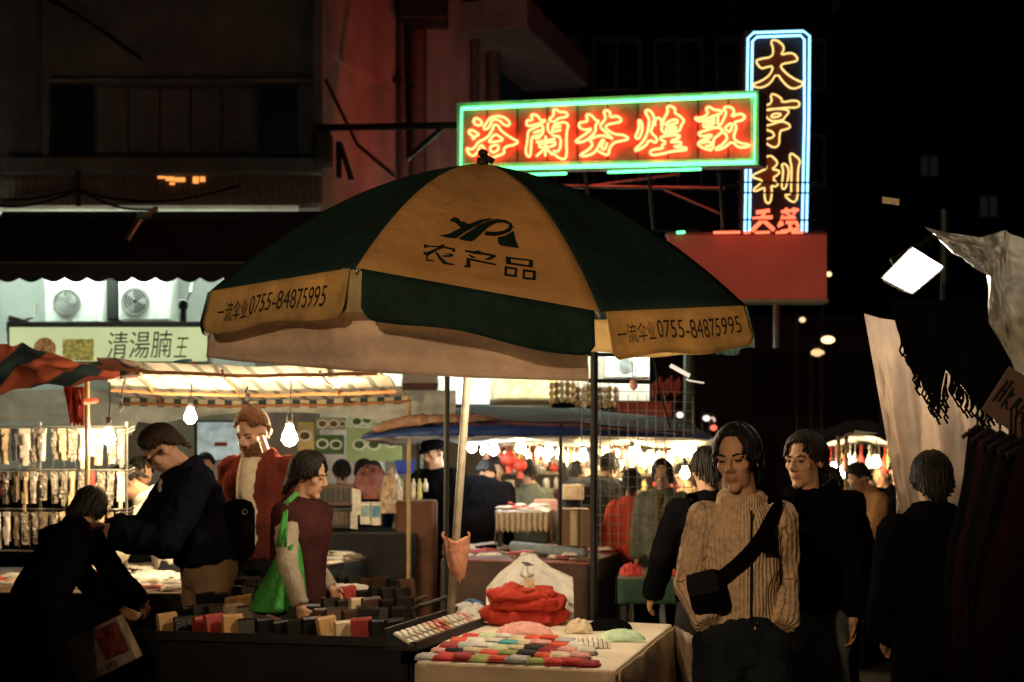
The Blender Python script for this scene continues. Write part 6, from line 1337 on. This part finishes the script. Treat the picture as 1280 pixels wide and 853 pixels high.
# strip of small packets in a tray along the left edge of the sock table
ty_ = thing('packet_tray', 'long black tray of small packets between the wallet racks and the socks', 'tray', P(555, 790, 6.9)); a_ = P(500, 806, 6.55); b_ = P(606, 764, 7.8); a_.z = b_.z = .72; dv = (b_ - a_); tz = math.atan2(dv.y, dv.x)
m = MB(); c = (a_ + b_) / 2; m.box(c + Vector((0, 0, .012)), (dv.length, .14, .02), rz=tz); sd = Vector((-dv.y, dv.x, 0)).normalized(); m.box(c + sd * .075 + Vector((0, 0, .05)), (dv.length, .012, .10), rz=tz); m.box(c - sd * .075 + Vector((0, 0, .022)), (dv.length, .012, .044), rz=tz); m.build('tray_body', MATS['black_card'], ty_)
smp = MB(); smp.box((0, 0, .035), (.05, .09, .012), rx=.5); smp.box((0, -.01, .045), (.03, .03, .012), rx=.5); smp_me = smp.mesh('small_packet'); smp_me.materials.append(blk)
for k in range(17):
    ci = rnd.choice((0, 4, 6, 3, 11, 0, 7)); o = bpy.data.objects.new('small_packet', smp_me); C.objects.link(o); objmat(o, goods_m[ci]); o.location = a_.lerp(b_, (k + .6) / 17.5) + Vector((0, 0, .02)); o.rotation_euler = (0, 0, tz); tag(o, '%s packet in the long tray beside the socks' % goods_n[ci], 'packet', '%s packets in the long tray' % goods_n[ci])
# socks: folded pairs in rows
def sock_mesh(k):
    m = MB(); r = random.Random(k); w_, l_ = .094, .155
    def rr(w, l, cy, z0, z1, mi=0, n=5):
        def shape(a, b):
            x, y = 2 * a - 1, 2 * b - 1; e = min(1, (1 - abs(x) ** 8) * 3) * min(1, (1 - abs(y) ** 8) * 3)
            return Vector((x * w / 2 * (1 - .08 * abs(y) ** 3) + .006 * math.sin(y * 2.2 + k), cy + y * l / 2 * (1 - .05 * abs(x) ** 3), z0 + (z1 - z0) * e * (.82 + .3 * noise.noise(Vector((x * 1.6, y * 1.6, k + z0 * 90))))))
        m.grid(shape, 8, 9, mi=mi)
    rr(w_, l_, 0, 0, .012); rr(w_ * .96, l_ * .58, -.026, .010, .024); m.box((0, .040, .0125), (w_ * .86, .042, .004), mi=1)
    return m.mesh('sock_pair', smooth=True)
sk = [sock_mesh(k) for k in range(4)]
sockc = [(.55, .05, .05), (.72, .70, .66), (.30, .03, .04), (.75, .38, .36), (.02, .02, .022), (.30, .34, .12), (.10, .42, .46), (.68, .58, .42), (.45, .45, .48), (.62, .09, .05), (.52, .62, .40)]
sockn = ['red', 'white', 'dark red', 'pink', 'black', 'olive', 'turquoise', 'cream', 'grey', 'orange red', 'pale green']
sockm = [mat('sock_' + n_.replace(' ', '_'), c, .9, nz=(30, .3), bump=(120, .004)) for n_, c in zip(sockn, sockc)]
rows = [[8, 0, 2, 5, 9, 8, 5, 0, 0, 2], [3, 4, 7, 9, 5, 4, 9, 7, 3], [2, 8, 1, 10, 7, 4, 2, 3, 1], [9, 1, 1, 6, 7, 3, 9, 1], [0, 10, 1, 7, 9, 9, 8]]
u1 = Vector((ST[1][0] - ST[0][0], ST[1][1] - ST[0][1], 0)); u2 = Vector((ST[3][0] - ST[0][0], ST[3][1] - ST[0][1], 0)); sz = math.atan2(u1.y, u1.x)
for r_, row in enumerate(rows):
    for k, ci in enumerate(row):
        q = Vector((*ST[0], .722)) + u1.normalized() * (.07 + k * .082 - .0 * r_ + rnd.uniform(-.008, .008)) + u2 * (.055 + r_ * .098) + Vector((-.03 + .02 * r_, 0, 0)); me = sk[(k + r_) % 4].copy(); me.materials.clear(); me.materials.append(sockm[ci]); me.materials.append(sockm[(ci * 3 + k) % 11])
        o = bpy.data.objects.new('sock_pair', me); C.objects.link(o); o.location = q + Vector((0, 0, .004 * (k % 3))); o.rotation_euler = (rnd.uniform(-.08, .08), .05, sz + rnd.uniform(-.18, .18) + .2)
        tag(o, '%s pair of folded socks in the %s row of the sock table' % (sockn[ci], ['front', 'second', 'third', 'fourth', 'back'][r_]), 'socks', '%s socks in the %s row' % (sockn[ci], ['front', 'second', 'third', 'fourth', 'back'][r_]))
gchk = mat('green_check', (.55, .75, .55), .9, nz=(20, .3)); heap('checked_cloth', 'pale green checked cloth at the right end of the socks', 'cloth', (P(776, 0, 7.0).x, 6.95, .722), .11, .10, .05, gchk, 31, 5); heap('white_checked_cloth', 'white cloth with a dark grid beside the pale green cloth', 'cloth', (P(738, 0, 6.75).x, 6.72, .722), .09, .10, .035, stripes(mat('grid_cloth', (.72, .68, .58), .9, nz=None), (.08, .08, .07), 45, 'X', .2), 32, 5); heap('face_socks', 'heap of pink baby socks with little faces before the red garments', 'socks', (P(655, 0, 7.3).x, 7.18, .722), .14, .08, .06, sockm[3], 33, 9)
redq = mat('red_quilt', (.42, .035, .02), .8, nz=(7, .25), bump=(26, .02))
rp = thing('red_garment_pile', 'pile of folded bright red garments at the back of the sock table', 'clothes', (P(655, 0, 7.6).x, 7.6, .722))
for k, (dx, z_, w_, h_) in enumerate(((0, .722, .232, .100), (.02, .800, .205, .075), (-.02, .858, .185, .060))):
    xc, yc = P(655, 0, 7.6).x + dx, 7.6 - .02 * k
    def fn(a, b, xc=xc, yc=yc, z_=z_, w_=w_, h_=h_, k=k):
        an = a * 2 * math.pi; t_ = math.pi * (b - .5); s_ = lambda c: math.copysign(abs(c) ** .62, c); n_ = .05 * noise.noise(Vector((math.cos(an) * 2.2, math.sin(an) * 2.2 + b * 2, k * 5.1))) + .035 * (abs(noise.noise(Vector((math.cos(an) * 5, math.sin(an) * 4 + b * 4, k * 3.3)))) - .3); return Vector((xc + (w_ + n_) * s_(math.cos(an)) * s_(math.cos(t_)), yc + (.13 + n_) * s_(math.sin(an)) * s_(math.cos(t_)), z_ + h_ * .5 + (h_ * .55) * s_(math.sin(t_)) + n_ * .6))
    m = MB(); m.grid(fn, 56, 14); m.build('garment', redq, rp, smooth=True)
m = MB(); m.box(P(662, 729, 7.44), (.055, .006, .05), ry=.05); m.box(P(662, 731, 7.436), (.03, .004, .02)); m.build('label_tag', goods_m[3], rp)
wb = thing('white_bag', 'white plastic bag with a dark patch heaped behind the red garments', 'bag', (P(660, 0, 7.95).x, 7.95, .722)); 
WTp = [P(608, 735, 7.85), P(625, 715, 7.9), P(645, 700, 7.95), P(656, 691, 7.95), P(668, 694, 7.95), P(690, 710, 7.9), P(716, 722, 7.85)]
m = MB(); m.grid(lambda a, b: Vector((lambda p_: (p_.x * 1, p_.y - .16 * b * (1 - b) * 2 - .10 * b + .07 * abs(noise.noise(Vector((a * 7, b * 5, 2)))), p_.z + (.73 - p_.z) * b + .05 * noise.noise(Vector((a * 5, b * 5, 9))) * math.sin(math.pi * b)))(poly_at(WTp, a))), 40, 20); m.grid(lambda a, b: Vector((lambda p_: (p_.x, p_.y + .22 * b, p_.z + (.73 - p_.z) * b))(poly_at(WTp, a))), 30, 8); m.build('bag_body', white_plastic, wb, smooth=True)
m = MB(); m.plate([P(651, 703, 7.80), P(660, 703, 7.80), P(668, 707, 7.80), P(658, 708, 7.80)], (0, .02, 0)); m.build('dark_patch', goods_m[2], wb)
heap('blue_pattern_cloth', 'blue patterned cloth left of the red garments', 'cloth', (P(590, 0, 7.75).x, 7.8, .75), .075, .08, .09, mat('blue_pattern', (.06, .16, .36), .8, nz=(40, .9)), 41, 8); heap('white_crumple', 'crumpled white cloth in front of the blue patterned cloth', 'cloth', (P(586, 0, 7.6).x, 7.62, .74), .12, .10, .10, white_plastic, 42, 8); heap('black_cloth', 'black folded cloth at the right behind the socks', 'cloth', (P(760, 0, 7.45).x, 7.42, .722), .12, .12, .045, blk, 43, 4); heap('cream_cloth', 'small cream cloth in front of the black folded cloth', 'cloth', (P(722, 0, 7.4).x, 7.25, .722), .07, .06, .07, sockm[7], 44, 5)
pb = thing('pink_plastic_bag', 'pinkish plastic bag tied around the umbrella pole', 'bag', P(570, 715, 7.3)); pbm = mat('pink_bag', (.70, .33, .22), .5, nz=(7, .3), bump=(16, .04), transl=.3); c = P(570, 676, 7.36)
def pf(a, b):
    an = a * 2 * math.pi; w_ = (.062 - .024 * b ** 1.3) * (1 + .18 * math.sin(an * 3 + 1) * (1 - b * .5)) * (1 if b < .92 else .6); return Vector((c.x + w_ * math.cos(an) + .0, c.y + .8 * w_ * math.sin(an), c.z - .19 * b - .03 * b * math.cos(an) + .015 * noise.noise(Vector((a * 6, b * 4, 2))) + (.02 * abs(math.cos(an)) if b < .1 else 0)))
m = MB(); m.grid(pf, 36, 16); m.build('bag_body', pbm, pb, smooth=True, solid=.002)
for s_ in (-1, 1): m = MB(); m.tube([c + Vector((.055 * s_, 0, 0)), c + Vector((.07 * s_, 0, .03)), c + Vector((.062 * s_, 0, .045))], .007, 5); m.build('handle', pbm, pb)
m = MB(); m.tube([c + Vector((.026 * math.cos(a), .026 * math.sin(a), -.012)) for a in [k * .6 for k in range(11)]], .005, 5, True); m.build('string_tie', goods_m[3], pb)
# assumed work lamp lighting the sock stall, unseen under the umbrella behind the rain sheet
bulb('assumed work bulb hanging inside the umbrella behind the beige sheet', 668, 452, 6.95, .30, col=(1, .80, .52), s=190, r=.06)
